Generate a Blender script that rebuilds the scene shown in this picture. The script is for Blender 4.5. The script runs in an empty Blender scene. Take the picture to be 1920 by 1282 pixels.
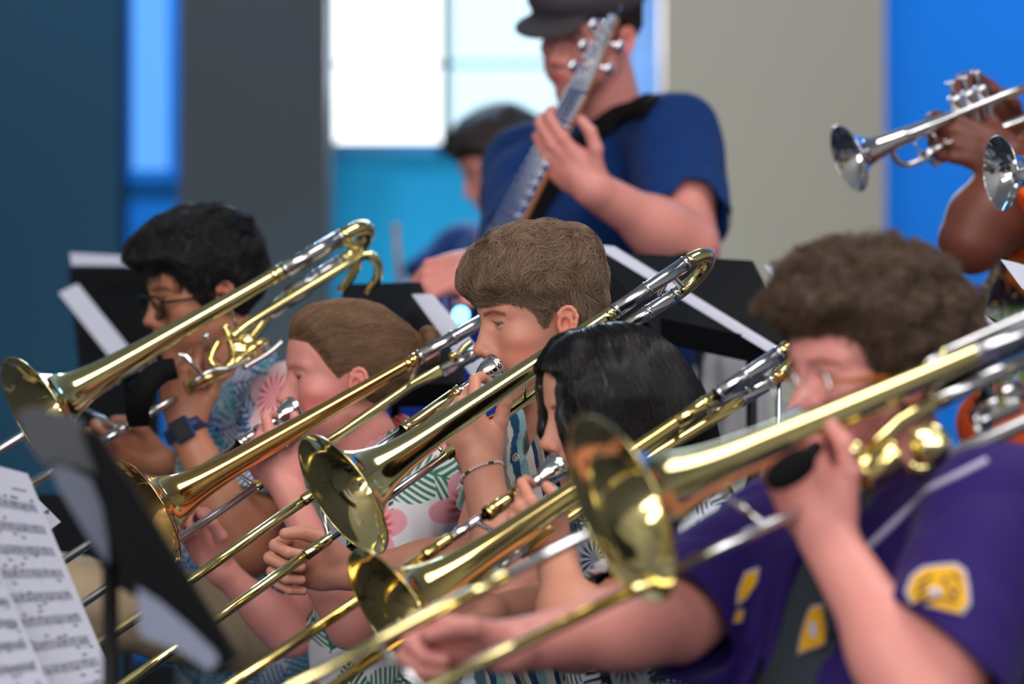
import bpy, math, random
import numpy as np
import openvdb as vdb
from mathutils import Vector, Matrix

SC = bpy.context.scene
COL = SC.collection
# ------------------------------------------------------------------ camera
F = 8500.0            # focal length in pixels of the 1920 x 1282 frame
CZ = 1.10             # camera height
cam_d = bpy.data.cameras.new('camera')
cam = bpy.data.objects.new('camera', cam_d)
COL.objects.link(cam)
cam.location = (0, 0, CZ)
cam.rotation_euler = (math.pi/2, 0, 0)
cam_d.sensor_width = 36.0
cam_d.lens = 36.0*F/1920.0
cam_d.clip_end = 100
cam_d.dof.use_dof = True
cam_d.dof.focus_distance = 6.85
cam_d.dof.aperture_fstop = 2.8
SC.camera = cam
SC.view_settings.view_transform = 'Standard'
SC.view_settings.look = 'None'
SC.view_settings.gamma = 1
SC.view_settings.use_curve_mapping = False
SC.view_settings.exposure = 0.0
SC.cycles.max_bounces = 6
SC.cycles.diffuse_bounces = 3
SC.cycles.glossy_bounces = 4
SC.cycles.transmission_bounces = 4
SC.cycles.use_denoising = True
try:
    SC.cycles.caustics_reflective = False
    SC.cycles.caustics_refractive = False
    SC.cycles.sample_clamp_indirect = 4.0
except Exception:
    pass
# ------------------------------------------------------------------ world and room light
world = bpy.data.worlds.new('world'); SC.world = world
world.use_nodes = True
world.node_tree.nodes['Background'].inputs[0].default_value = (0.62, 0.72, 0.95, 1)
world.node_tree.nodes['Background'].inputs[1].default_value = 0.5

def area(name, loc, target, size, size_y, power, col, spread=180):
    l = bpy.data.lights.new(name, 'AREA'); l.shape = 'RECTANGLE'
    l.size = size; l.size_y = size_y; l.energy = power; l.color = col
    l.spread = math.radians(spread)
    o = bpy.data.objects.new(name, l); COL.objects.link(o)
    o.location = loc
    d = Vector(target)-Vector(loc)
    o.rotation_euler = d.to_track_quat('-Z', 'Y').to_euler()
    return o
area('ceiling_panel_light', (-2.4, 1.5, 4.7), (-.6, 6.2, .9), 3.4, 1.8, 200, (1, .96, .93))
area('ceiling_panel_light', (1.6, 6.0, 4.75), (.1, 6.6, .8), 3.2, 2.0, 150, (1, .955, .91))
area('ceiling_panel_light', (0, -1.5, 4.75), (0, -1.0, 0), 7.0, 2.4, 150, (1, .97, .94))
area('high_window_daylight', (-.6, -5.2, 3.1), (0, 7, 1.1), 9.0, 1.7, 430, (.98, .98, 1))
area('back_window_daylight', (-.25, 13.7, 2.9), (0, 8, 1.2), 1.4, 2.2, 100, (.72, .85, 1))
area('blue_wall_wash', (-3.2, 12.0, 4.4), (-2.2, 14, 1.8), 1.2, .4, 40, (.3, .6, 1))
area('blue_wall_wash', (-1.12, 12.6, 4.5), (-1.12, 14, 1.3), .3, .3, 110, (.4, .7, 1))
area('blue_wall_wash', (2.9, 11.2, 4.3), (1.9, 14, 1.4), 1.0, .4, 95, (.25, .6, 1))
area('blue_wall_wash', (-.3, 13.0, .25), (-.35, 14, 1.3), .9, .3, 26, (.3, .75, 1))


# ------------------------------------------------------------------ helpers
def W(px, py, d):
    """point seen at image pixel px,py standing d metres away"""
    return np.array([(px-960.0)/F*d, d, CZ-(py-641.0)/F*d])
def vec(*a): return np.array(a, float)
def unit(v):
    v = np.asarray(v, float); return v/np.linalg.norm(v)

def tag(o, label=None, cat=None, group=None, kind=None):
    if label: o['label'] = label
    if cat: o['category'] = cat
    if group: o['group'] = group
    if kind: o['kind'] = kind
    return o
def empty(name, loc, label=None, cat=None, group=None):
    o = bpy.data.objects.new(name, None); COL.objects.link(o)
    o.location = tuple(float(v) for v in loc); o.empty_display_size = .05
    return tag(o, label, cat, group)

def mesh_obj(name, V, Fa, mat, parent=None, smooth=True, attrs=None, uv=None):
    """V (n,3) array; Fa either (m,3)/(m,4) int array or list of tuples"""
    me = bpy.data.meshes.new(name)
    V = np.asarray(V, np.float32)
    if parent is not None:
        off = np.array(parent_origin(parent), np.float32)
    else:
        off = V.mean(0)
        if True:
            off = np.array([V[:, 0].mean(), V[:, 1].mean(), V[:, 2].min()], np.float32)
    VV = V-off
    if isinstance(Fa, np.ndarray):
        n, k = Fa.shape
        me.vertices.add(len(VV)); me.vertices.foreach_set('co', VV.ravel())
        me.loops.add(n*k); me.loops.foreach_set('vertex_index', Fa.astype(np.int32).ravel())
        me.polygons.add(n)
        me.polygons.foreach_set('loop_start', np.arange(0, n*k, k, dtype=np.int32))
        me.polygons.foreach_set('loop_total', np.full(n, k, np.int32))
        me.update(calc_edges=True)
    else:
        me.from_pydata([tuple(map(float, v)) for v in VV], [], [tuple(map(int, f)) for f in Fa])
    me.polygons.foreach_set('use_smooth', np.full(len(me.polygons), bool(smooth)))
    for an, (typ, arr) in (attrs or {}).items():
        at = me.attributes.new(an, typ, 'POINT')
        if typ == 'FLOAT_VECTOR': at.data.foreach_set('vector', np.asarray(arr, np.float32).ravel())
        elif typ == 'FLOAT_COLOR': at.data.foreach_set('color', np.asarray(arr, np.float32).ravel())
        else: at.data.foreach_set('value', np.asarray(arr, np.float32).ravel())
    me.materials.append(mat)
    me.update()
    o = bpy.data.objects.new(name, me); COL.objects.link(o)
    if parent is not None:
        o.parent = parent
    else:
        o.location = tuple(map(float, off))
    return o
def parent_origin(p):
    loc = Vector((0, 0, 0))
    while p is not None:
        loc += p.location; p = p.parent
    return loc

class MB:
    """collects shapes that become one mesh"""
    def __init__(s): s.V = []; s.F = []; s.n = 0
    def add(s, V, Fs):
        V = np.asarray(V, float); s.V.append(V)
        s.F += [tuple(i+s.n for i in f) for f in Fs]; s.n += len(V); return s
    def tube(s, P, r, seg=14, caps=True):
        P = [np.asarray(p, float) for p in P]; n = len(P)
        R = r if hasattr(r, '__len__') else [r]*n
        T = [unit(P[min(i+1, n-1)]-P[max(i-1, 0)]) for i in range(n)]
        u = np.cross(T[0], [0, 0, 1]);
        if np.linalg.norm(u) < 1e-3: u = np.cross(T[0], [0, 1, 0])
        u = unit(u); V = []
        for i in range(n):
            u = unit(u-T[i]*np.dot(u, T[i])); w = np.cross(T[i], u)
            for k in range(seg):
                a = 2*math.pi*k/seg
                V.append(P[i]+R[i]*(math.cos(a)*u+math.sin(a)*w))
        Fs = [(i*seg+k, i*seg+(k+1) % seg, (i+1)*seg+(k+1) % seg, (i+1)*seg+k) for i in range(n-1) for k in range(seg)]
        if caps:
            Fs.append(tuple(range(seg-1, -1, -1))); Fs.append(tuple((n-1)*seg+k for k in range(seg)))
        return s.add(V, Fs)
    def lathe(s, o, ax, prof, seg=32, closed=False):
        """prof list of (distance along axis, radius)"""
        o = np.asarray(o, float); ax = unit(ax)
        u = unit(np.cross(ax, [0.1, 0.2, 1])); w = np.cross(ax, u); V = []
        for (t, r) in prof:
            for k in range(seg):
                a = 2*math.pi*k/seg
                V.append(o+ax*t+r*(math.cos(a)*u+math.sin(a)*w))
        n = len(prof)
        Fs = [(i*seg+k, i*seg+(k+1) % seg, (i+1)*seg+(k+1) % seg, (i+1)*seg+k) for i in range(n-1) for k in range(seg)]
        if closed:
            Fs += [((n-1)*seg+k, (n-1)*seg+(k+1) % seg, (k+1) % seg, k) for k in range(seg)]
        return s.add(V, Fs)
    def box(s, c, h, R=None):
        c = np.asarray(c, float); R = np.eye(3) if R is None else np.asarray(R, float)
        V = [c+R@np.array([sx*h[0], sy*h[1], sz*h[2]]) for sx in (-1, 1) for sy in (-1, 1) for sz in (-1, 1)]
        return s.add(V, [(0, 1, 3, 2), (4, 6, 7, 5), (0, 4, 5, 1), (2, 3, 7, 6), (0, 2, 6, 4), (1, 5, 7, 3)])
    def quadslab(s, a, b, c, d, t):
        """slab with corners a,b,c,d (world) and thickness t"""
        a, b, c, d = [np.asarray(v, float) for v in (a, b, c, d)]
        n = unit(np.cross(b-a, d-a))*t
        return s.add([a, b, c, d, a+n, b+n, c+n, d+n], [(3, 2, 1, 0), (4, 5, 6, 7), (0, 1, 5, 4), (1, 2, 6, 5), (2, 3, 7, 6), (3, 0, 4, 7)])
    def ball(s, c, r, seg=16, rings=10, R=None):
        c = np.asarray(c, float); r = np.ones(3)*r; R = np.eye(3) if R is None else R
        V = []
        for i in range(rings+1):
            th = math.pi*i/rings
            for k in range(seg):
                a = 2*math.pi*k/seg
                V.append(c+R@(r*np.array([math.sin(th)*math.cos(a), math.sin(th)*math.sin(a), math.cos(th)])))
        return s.add(V, [(i*seg+k, (i+1)*seg+k, (i+1)*seg+(k+1) % seg, i*seg+(k+1) % seg) for i in range(rings) for k in range(seg)])
    def prism(s, pts, n, t):
        """extrude a planar polygon of world points along n by t"""
        pts = [np.asarray(p, float) for p in pts]; m = len(pts); e = np.asarray(n, float)*t
        return s.add(pts+[p+e for p in pts], [tuple(range(m-1, -1, -1)), tuple(range(m, 2*m))]+[(i, (i+1) % m, m+(i+1) % m, m+i) for i in range(m)])
    def build(s, name, mat, parent=None, smooth=True):
        return mesh_obj(name, np.concatenate(s.V), s.F, mat, parent, smooth)
def sharp(o, ang=35):
    me = o.data
    try: me.set_sharp_from_angle(angle=math.radians(ang))
    except Exception: pass
    return o
def bevel(o, w=.002, seg=2):
    m = o.modifiers.new('bevel', 'BEVEL'); m.width = w; m.segments = seg; m.limit_method = 'ANGLE'
    return o
def arc(c, u, v, r0, r1, a0, a1, n=10):
    """points on an ellipse arc, centre c, axes u,v"""
    return [c+u*r0*math.cos(a0+(a1-a0)*i/n)+v*r1*math.sin(a0+(a1-a0)*i/n) for i in range(n+1)]
def spline(P, n=8):
    """Catmull-Rom through P"""
    P = [np.asarray(p, float) for p in P]; Q = [2*P[0]-P[1]]+P+[2*P[-1]-P[-2]]; out = []
    for i in range(1, len(Q)-2):
        for k in range(n):
            t = k/n
            out.append(.5*((2*Q[i])+(-Q[i-1]+Q[i+1])*t+(2*Q[i-1]-5*Q[i]+4*Q[i+1]-Q[i+2])*t*t+(-Q[i-1]+3*Q[i]-3*Q[i+1]+Q[i+2])*t**3))
    out.append(P[-1]); return out

# ------------------------------------------------------------------ materials
class NT:
    def __init__(s, name, rough=.6, metal=0, spec=.5):
        s.m = bpy.data.materials.new(name); s.m.use_nodes = True; s.t = s.m.node_tree
        s.b = s.t.nodes['Principled BSDF']
        s.b.inputs['Roughness'].default_value = rough; s.b.inputs['Metallic'].default_value = metal
        s.b.inputs['Specular IOR Level'].default_value = spec
    def node(s, typ, **kw):
        n = s.t.nodes.new(typ)
        for k, v in kw.items(): setattr(n, k, v)
        return n
    def link(s, a, b): s.t.links.new(a, b)
    def put(s, sock, v):
        if isinstance(v, bpy.types.NodeSocket): s.link(v, sock)
        else: sock.default_value = v
    def m_(s, op, a, b=None, c=None):
        n = s.node('ShaderNodeMath', operation=op)
        s.put(n.inputs[0], a)
        if b is not None: s.put(n.inputs[1], b)
        if c is not None: s.put(n.inputs[2], c)
        return n.outputs[0]
    def step(s, x, lo, hi):
        n = s.node('ShaderNodeMapRange', interpolation_type='SMOOTHSTEP')
        s.put(n.inputs[0], x); s.put(n.inputs[1], lo); s.put(n.inputs[2], hi)
        return n.outputs[0]
    def mix(s, f, a, b):
        n = s.node('ShaderNodeMix', data_type='RGBA')
        s.put(n.inputs[0], f)
        for so, v in ((n.inputs[6], a), (n.inputs[7], b)):
            if isinstance(v, tuple) and len(v) == 3: v = v+(1,)
            s.put(so, v)
        return n.outputs[2]
    def attr(s, name): return s.node('ShaderNodeAttribute', attribute_name=name)
    def obj(s):
        return s.node('ShaderNodeTexCoord').outputs['Object']
    def sep(s, v):
        n = s.node('ShaderNodeSeparateXYZ'); s.put(n.inputs[0], v); return n.outputs
    def comb(s, x, y, z=0.0):
        n = s.node('ShaderNodeCombineXYZ'); s.put(n.inputs[0], x); s.put(n.inputs[1], y); s.put(n.inputs[2], z); return n.outputs[0]
    def noise(s, v, scale, detail=3, rough=.5, dist=0):
        n = s.node('ShaderNodeTexNoise'); s.put(n.inputs['Vector'], v)
        n.inputs['Scale'].default_value = scale; n.inputs['Detail'].default_value = detail
        n.inputs['Roughness'].default_value = rough; n.inputs['Distortion'].default_value = dist
        return n.outputs['Fac']
    def color(s, c):
        if isinstance(c, tuple) and len(c) == 3: c = c+(1,)
        s.put(s.b.inputs['Base Color'], c); return s
    def bump(s, h, strength=.3, dist=.001):
        n = s.node('ShaderNodeBump'); s.put(n.inputs['Height'], h)
        n.inputs['Strength'].default_value = strength; n.inputs['Distance'].default_value = dist
        s.link(n.outputs[0], s.b.inputs['Normal']); return s
def srgb(r, g, b):
    f = lambda c: (c/255/12.92) if c <= 10 else ((c/255+.055)/1.055)**2.4
    return (f(r), f(g), f(b))
def plain(name, c, rough=.6, metal=0, spec=.5, var=.08, scale=30, bump=0):
    t = NT(name, rough, metal, spec)
    n = t.noise(t.obj(), scale)
    t.color(t.mix(n, tuple(x*(1-var) for x in c), tuple(min(1, x*(1+var)) for x in c)))
    if bump: t.bump(t.noise(t.obj(), scale*4), bump, .002)
    return t.m
def metal(name, c, rough=.12, var=.05):
    t = NT(name, rough, 1)
    n = t.noise(t.obj(), 12, 4)
    t.color(t.mix(n, tuple(x*(1-var) for x in c), c))
    t.put(t.b.inputs['Roughness'], t.m_('MULTIPLY_ADD', t.noise(t.obj(), 40, 4), .06, rough-.03))
    return t.m
def emit(name, c, s):
    t = NT(name); t.color((0, 0, 0))
    t.b.inputs['Emission Color'].default_value = c+(1,); t.b.inputs['Emission Strength'].default_value = s
    return t.m

# ------------------------------------------------------------------ signed-distance modelling
class Field:
    def __init__(s): s.p = []; s.post = None; s.lip = 0.0
    def cap(s, a, b, ra, rb=None, k=.01, op='u'):
        s.p.append(('cap', np.asarray(a, np.float32), np.asarray(b, np.float32), ra, ra if rb is None else rb, k, op)); return s
    def ell(s, c, r, R=None, k=.01, op='u'):
        s.p.append(('ell', np.asarray(c, np.float32), np.eye(3, dtype=np.float32) if R is None else np.asarray(R, np.float32), np.asarray(r, np.float32), None, k, op)); return s
    def cyl(s, a, b, r, k=.002, op='u'):
        s.p.append(('cyl', np.asarray(a, np.float32), np.asarray(b, np.float32), r, None, k, op)); return s
    def xf(s, M, t, sc=1.0):
        """new prims = rotated by M (3x3), scaled, moved"""
        out = Field()
        for q in s.p:
            if q[0] == 'ell': out.p.append(('ell', (M@q[1]*sc+t).astype(np.float32), (M@q[2]).astype(np.float32), q[3]*sc, None, q[5]*sc, q[6]))
            else: out.p.append((q[0], (M@q[1]*sc+t).astype(np.float32), (M@q[2]*sc+t).astype(np.float32), q[3]*sc, None if q[4] is None else q[4]*sc, q[5]*sc, q[6]))
        return out
    def join(s, o): s.p += o.p; return s
    @staticmethod
    def prim(q, P):
        if q[0] == 'ell':
            L = (P-q[1])@q[2]; r = q[3]
            A = L/r; k0 = np.sqrt((A*A).sum(-1)); B = A/r; k1 = np.sqrt((B*B).sum(-1))+1e-9
            return k0*(k0-1)/k1
        a, b = q[1], q[2]; ab = b-a; l2 = float(ab@ab)+1e-12
        pa = P-a; t = (pa@ab)/l2
        if q[0] == 'cap':
            t = np.clip(t, 0, 1)
            return np.sqrt(((pa-t[..., None]*ab)**2).sum(-1))-(q[3]+(q[4]-q[3])*t)
        l = math.sqrt(l2); rad = np.sqrt(np.maximum(((pa-t[..., None]*ab)**2).sum(-1), 0))-q[3]
        ax = np.abs(t-.5)*l-l*.5
        return np.minimum(np.maximum(rad, ax), 0)+np.sqrt(np.maximum(rad, 0)**2+np.maximum(ax, 0)**2)
    @staticmethod
    def comb(d, e, k, op):
        k = max(k, 1e-5)
        if op == 'u':
            h = np.clip(.5+.5*(d-e)/k, 0, 1); return d*(1-h)+e*h-k*h*(1-h)
        if op == 's':
            h = np.clip(.5-.5*(d+e)/k, 0, 1); return d*(1-h)+(-e)*h+k*h*(1-h)
        h = np.clip(.5-.5*(e-d)/k, 0, 1); return e*(1-h)+d*h+k*h*(1-h)      # 'i' intersect
    def ev(s, P):
        P = np.asarray(P, np.float32); d = np.ones(P.shape[:-1], np.float32)
        for q in s.p: d = s.comb(d, s.prim(q, P), q[5], q[6])
        if s.post: d = s.post(P, d)
        return d
    def bounds(s):
        lo = np.full(3, 9e9); hi = -lo
        for q in s.p:
            if q[6] != 'u': continue
            pts = [q[1]] if q[0] == 'ell' else [q[1], q[2]]
            r = float(np.max(q[3])) if q[0] == 'ell' else max(q[3], q[4] or 0)
            for c in pts: lo = np.minimum(lo, c-r-.03); hi = np.maximum(hi, c+r+.03)
        return lo, hi
    def mesh(s, h=.0025, clip=None):
        B = 8; L = h*B
        lo, hi = s.bounds()
        if clip is not None: lo = np.maximum(lo, clip[0]); hi = np.minimum(hi, clip[1])
        i0 = np.floor(lo/L).astype(int); i1 = np.ceil(hi/L).astype(int)
        # two-level search for the blocks near the surface
        S = 4
        g = np.stack(np.meshgrid(*[np.arange(i0[a], i1[a]+1, S) for a in range(3)], indexing='ij'), -1).reshape(-1, 3)
        C = ((g+S/2)*L).astype(np.float32); d = s.ev(C); slack = .012+s.lip
        g = g[np.abs(d) < L*S*.87+slack]
        o = np.stack(np.meshgrid(*[np.arange(S)]*3, indexing='ij'), -1).reshape(-1, 3)
        g = (g[:, None]+o[None]).reshape(-1, 3)
        C = ((g+.5)*L).astype(np.float32); d = s.ev(C)
        g = g[np.abs(d) < L*.87+.008+s.lip]
        C = ((g+.5)*L).astype(np.float32)
        off = (np.stack(np.meshgrid(*[np.arange(B)]*3, indexing='ij'), -1).reshape(-1, 3)*h).astype(np.float32)
        grid = vdb.FloatGrid(3*h); grid.transform = vdb.createLinearTransform(voxelSize=h); grid.gridClass = vdb.GridClass.LEVEL_SET
        CH = 4000
        for c0 in range(0, len(g), CH):
            gg = g[c0:c0+CH]; cc = C[c0:c0+CH]
            P = (gg*L).astype(np.float32)[:, None]+off[None]
            D = np.ones(P.shape[:2], np.float32)
            for q in s.p:
                near = np.abs(s.prim(q, cc)) if q[6] == 'i' else s.prim(q, cc)
                m = near < L*.87*1.3+max(q[5], .004)+.006+s.lip if q[6] != 'i' else np.ones(len(cc), bool)
                if not m.any(): continue
                if m.all(): D = s.comb(D, s.prim(q, P), q[5], q[6])
                else: D[m] = s.comb(D[m], s.prim(q, P[m]), q[5], q[6])
            if s.post: D = s.post(P, D)
            D = np.clip(D, -3*h, 3*h).astype(np.float32).reshape(-1, B, B, B)
            for k in range(len(gg)):
                grid.copyFromArray(D[k], ijk=tuple(int(v) for v in gg[k]*B))
        grid.signedFloodFill()
        V, Q = grid.convertToQuads(isovalue=0.0)
        Q = Q[:, ::-1].astype(np.int64)
        return V.astype(np.float64), Q

def components(V, Q, keep_min=400):
    return V, Q
_rs = np.random.RandomState(5)
_WD = _rs.normal(size=(40, 3)); _WD /= np.linalg.norm(_WD, axis=1)[:, None]; _WP = _rs.uniform(0, 6.28, 40)
def wav(P, f, n=6, seed=0):
    """cheap smooth noise: a few crossed waves, -1..1"""
    o = np.zeros(P.shape[:-1], np.float32)
    for i in range(n):
        j = (i*7+seed*3) % 40
        w = _WD[j].astype(np.float32)*f*(1+.35*i/n)
        o += np.sin(P@w+_WP[j]+1.3*np.sin(P@(_WD[(j+11) % 40].astype(np.float32)*f*.6)+_WP[(j+5) % 40]))
    return o/n*1.4
def ss(x, a=0.0, b=1.0):
    t = np.clip((x-a)/(b-a), 0, 1); return t*t*(3-2*t)

# ------------------------------------------------------------------ people
def frame(yaw, pitch=0, roll=0):
    """columns: forward, left, up. yaw 0 faces picture-left; + turns toward the camera; pitch + looks down"""
    y, p, r = map(math.radians, (yaw, pitch, roll))
    f = vec(-math.cos(y), -math.sin(y), 0); l = vec(math.sin(y), -math.cos(y), 0); u = vec(0, 0, 1)
    f2 = f*math.cos(p)-u*math.sin(p); u2 = u*math.cos(p)+f*math.sin(p)
    l2 = l*math.cos(r)+u2*math.sin(r); u3 = u2*math.cos(r)-l*math.sin(r)
    return np.stack([f2, l2, u3], 1)

def skull_field(wide=1.0):
    f = Field()
    f.ell((-.008, 0, .048), (.096, .075*wide, .083))
    f.ell((.043, 0, .058), (.047, .060*wide, .056), k=.03)
    return f
def head_field(o):
    """o: options; head-local metres: x forward, y left, z up, origin between the ear canals"""
    w = o.get('wide', 1.0); nose = o.get('nose', 1.0); ch = o.get('cheek', 1.0)
    f = skull_field(w)
    f.ell((.036, 0, -.012), (.050, .0555*w, .068), k=.028)
    f.ell((.040, 0, -.052), (.049, .049*w, .047), k=.025)
    for s in (1, -1):
        f.cap((.002, s*.046*w, -.045), (.070, s*.012, -.087), .014, .014, k=.018)
        f.ell((.052, s*.043*w, -.010), (.026, .021*ch, .021), k=.02)
        f.cap((.084, s*.010, .038), (.070, s*.045, .036), .0085, .008, k=.014)
        f.ell((.055, s*.036*w, -.048), (.025, .018*ch, .024), k=.02)
    f.ell((.074, 0, -.086), (.0165, .018, .0165), k=.016)
    f.ell((.073, 0, -.053), (.0245, .030, .024), k=.016)
    f.ell((.062, 0, -.103), (.02, .026, .012), k=.02)
    for s in (1, -1):
        f.ell((.094, s*.030, .018), (.0135, .0175, .0115), k=.010, op='s')
    # nose
    L = .0+.018*(nose)
    f.cap((.0860, 0, .026), (.1035, 0, -.013), .0075, .0092, k=.011)
    f.cap((.080, 0, .0), (.090, 0, -.024), .014, .0155, k=.012)
    f.ell((.1065, 0, -.0195), (.0118, .0105, .0092), k=.007)
    for s in (1, -1):
        f.ell((.0975, s*.0122, -.0245), (.0105, .0066, .0080), k=.005)
        f.ell((.1020, s*.0062, -.0325), (.0062, .0030, .0042), k=.002, op='s')
    # eyelids over the eyeball
    op = o.get('eye', .5)
    for s in (1, -1):
        f.ell((.0725, s*.031, .018), (.0136, .0150, .0130), k=.0035)
        f.cap((.0895, s*.0215, .0165), (.0800, s*.0425, .0165), .0026*op+.0012, .0022*op+.0009, k=.0012, op='s')
        f.cap((.0850, s*.020, .0230), (.0775, s*.045, .0215), .0026, .0020, k=.004)
    # lips
    for s in (1, -1):
        f.cap((.0975, s*.003, -.0475), (.0835, s*.0225, -.0530), .0050, .0030, k=.004)
        f.cap((.0955, 0, -.0585), (.0835, s*.0205, -.0545), .0056, .0030, k=.004)
        f.cap((.1035, 0, -.0530), (.0880, s*.0235, -.0535), .0010, .0008, k=.002, op='s')
    f.cap((.0945, 0, -.034), (.0975, 0, -.044), .0045, .004, k=.006)
    # ears
    for s in (1, -1):
        y = .0735*w; e = Field()
        def ep(u, v, n): return vec(-.010-.0*v+u*.97+v*(-.22), s*(y+n-.2*u), .004+v*.97+u*.22)
        RE = np.array([[.97, 0, -.22], [-.2*s, 1, 0], [.22, 0, .97]])
        f.ell(ep(0, 0, .0025), (.0145, .0062, .0235), R=RE, k=.005)
        pts = [ep(-.0135*math.cos(math.radians(t))*(1.12 if t > 0 else .92), .0245*math.sin(math.radians(t)), .0075+.002*math.cos(math.radians(t))) for t in (-75, -50, -25, 0, 25, 50, 75, 100, 125, 150)]
        pts.append(ep(.004, .004, .002))
        for i, (a, b) in enumerate(zip(pts[:-1], pts[1:])): f.cap(a, b, .0031, .0029, k=.0035)
        f.ell(ep(.003, -.0235, .0045), (.0065, .0036, .0075), k=.005)
        f.ell(ep(.0105, -.002, .003), (.0035, .0035, .0055), k=.004)
        f.cap(ep(-.006, .013, .006), ep(-.0065, -.008, .006), .0026, .0028, k=.004)
        f.cap(ep(-.0065, -.008, .006), ep(.002, -.0135, .005), .0028, .0026, k=.004)
        f.ell(ep(.0025, -.002, .008), (.0068, .0065, .0095), k=.003, op='s')
    # neck behind the jaw
    return f

def hand_field(Wp, fwd, dorsal, side, curls, spread=0.0, thumb=None, sc=1.0):
    """Wp wrist; fwd towards the knuckles; dorsal back of the hand; side +1 when the thumb lies along cross(dorsal,fwd)"""
    fwd = unit(fwd); dorsal = unit(dorsal-fwd*np.dot(dorsal, fwd)); th = np.cross(dorsal, fwd)*side
    M = np.stack([fwd, th, dorsal], 1); f = Field()
    kn = [(.092, .031, .0), (.096, .0105, .003), (.090, -.0105, .002), (.081, -.030, -.002)]
    ph = [(.042, .026, .021), (.047, .030, .022), (.043, .027, .021), (.033, .021, .019)]
    rr = [(.0105, .0092, .0083, .0072), (.0108, .0094, .0084, .0074), (.0102, .0090, .0080, .0070), (.0092, .0080, .0072, .0063)]
    f.cap((-.01, 0.004, -.001), (.035, 0, 0), .0245, .022, k=.01)
    f.ell((.045, 0, -.002), (.050, .040, .0165), k=.012)
    f.ell((.030, .026, -.010), (.034, .017, .015), k=.012)
    for i in range(4):
        f.cap((.022, kn[i][1]*.55, 0), kn[i], .012, rr[i][0]+.0008, k=.008)
    for i in range(4):
        p = np.array(kn[i]); a = 0.0; c = curls[i] if hasattr(curls[0], '__len__') else curls
        sp = spread*(1.5-i)/1.5; first = True
        for j in range(3):
            a += math.radians(c[j]); d = np.array([math.cos(a)*math.cos(sp), math.sin(sp), -math.sin(a)])
            q = p+d*ph[i][j]
            f.cap(p, q, rr[i][j], rr[i][j+1], k=.0045 if j == 0 else .0022); p = q
        f.ell(p, (rr[i][3],)*3, k=.001)
    T = thumb or [(.020, .030, -.010), (.045, .052, -.022), (.072, .058, -.034), (.094, .054, -.044)]
    for j in range(3): f.cap(T[j], T[j+1], (.0135, .0120, .0105)[j], (.0120, .0105, .0085)[j], k=.009 if j == 0 else .003)
    return f.xf(M.astype(np.float32), np.asarray(Wp, np.float32), sc)

def arm_field(f, S, E, Wr, r=1.0, fat=0.0):
    S, E, Wr = map(np.asarray, (S, E, Wr))
    f.cap(S, E, .050*r+fat, .041*r+fat, k=.02)
    d = E-S; f.ell(S+d*.45, (np.linalg.norm(d)*.38, .050*r+fat, .050*r+fat), R=basis(d), k=.02)
    f.cap(E, Wr, .040*r+fat, .0265*r+fat*.4, k=.02)
    d = Wr-E; f.ell(E+d*.28, (np.linalg.norm(d)*.33, .046*r+fat, .043*r+fat), R=basis(d), k=.02)
    return f
def basis(d):
    x = unit(d); h = vec(0, 0, 1) if abs(x[2]) < .9 else vec(0, 1, 0)
    y = unit(np.cross(h, x)); return np.stack([x, y, np.cross(x, y)], 1)

SKIN_MATS = {}
def skin_mat(name, base, rough=.48):
    t = NT(name, rough, 0, .4)
    a = t.attr('tint')
    n = t.noise(t.obj(), 55, 5, .6)
    n2 = t.noise(t.obj(), 700, 2)
    c = t.mix(t.m_('MULTIPLY', n, .35), base, tuple(x*y for x, y in zip(base, (.93, .68, .62))))
    mm = t.node('ShaderNodeMix', data_type='RGBA', blend_type='MULTIPLY'); mm.inputs[0].default_value = 1
    t.link(c, mm.inputs[6]); t.link(a.outputs['Color'], mm.inputs[7])
    t.color(mm.outputs[2])
    t.b.inputs['Subsurface Weight'].default_value = .12
    t.b.inputs['Subsurface Radius'].default_value = (1, .35, .2)
    t.b.inputs['Subsurface Scale'].default_value = .006
    t.bump(n2, .12, .0006)
    return t.m

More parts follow.
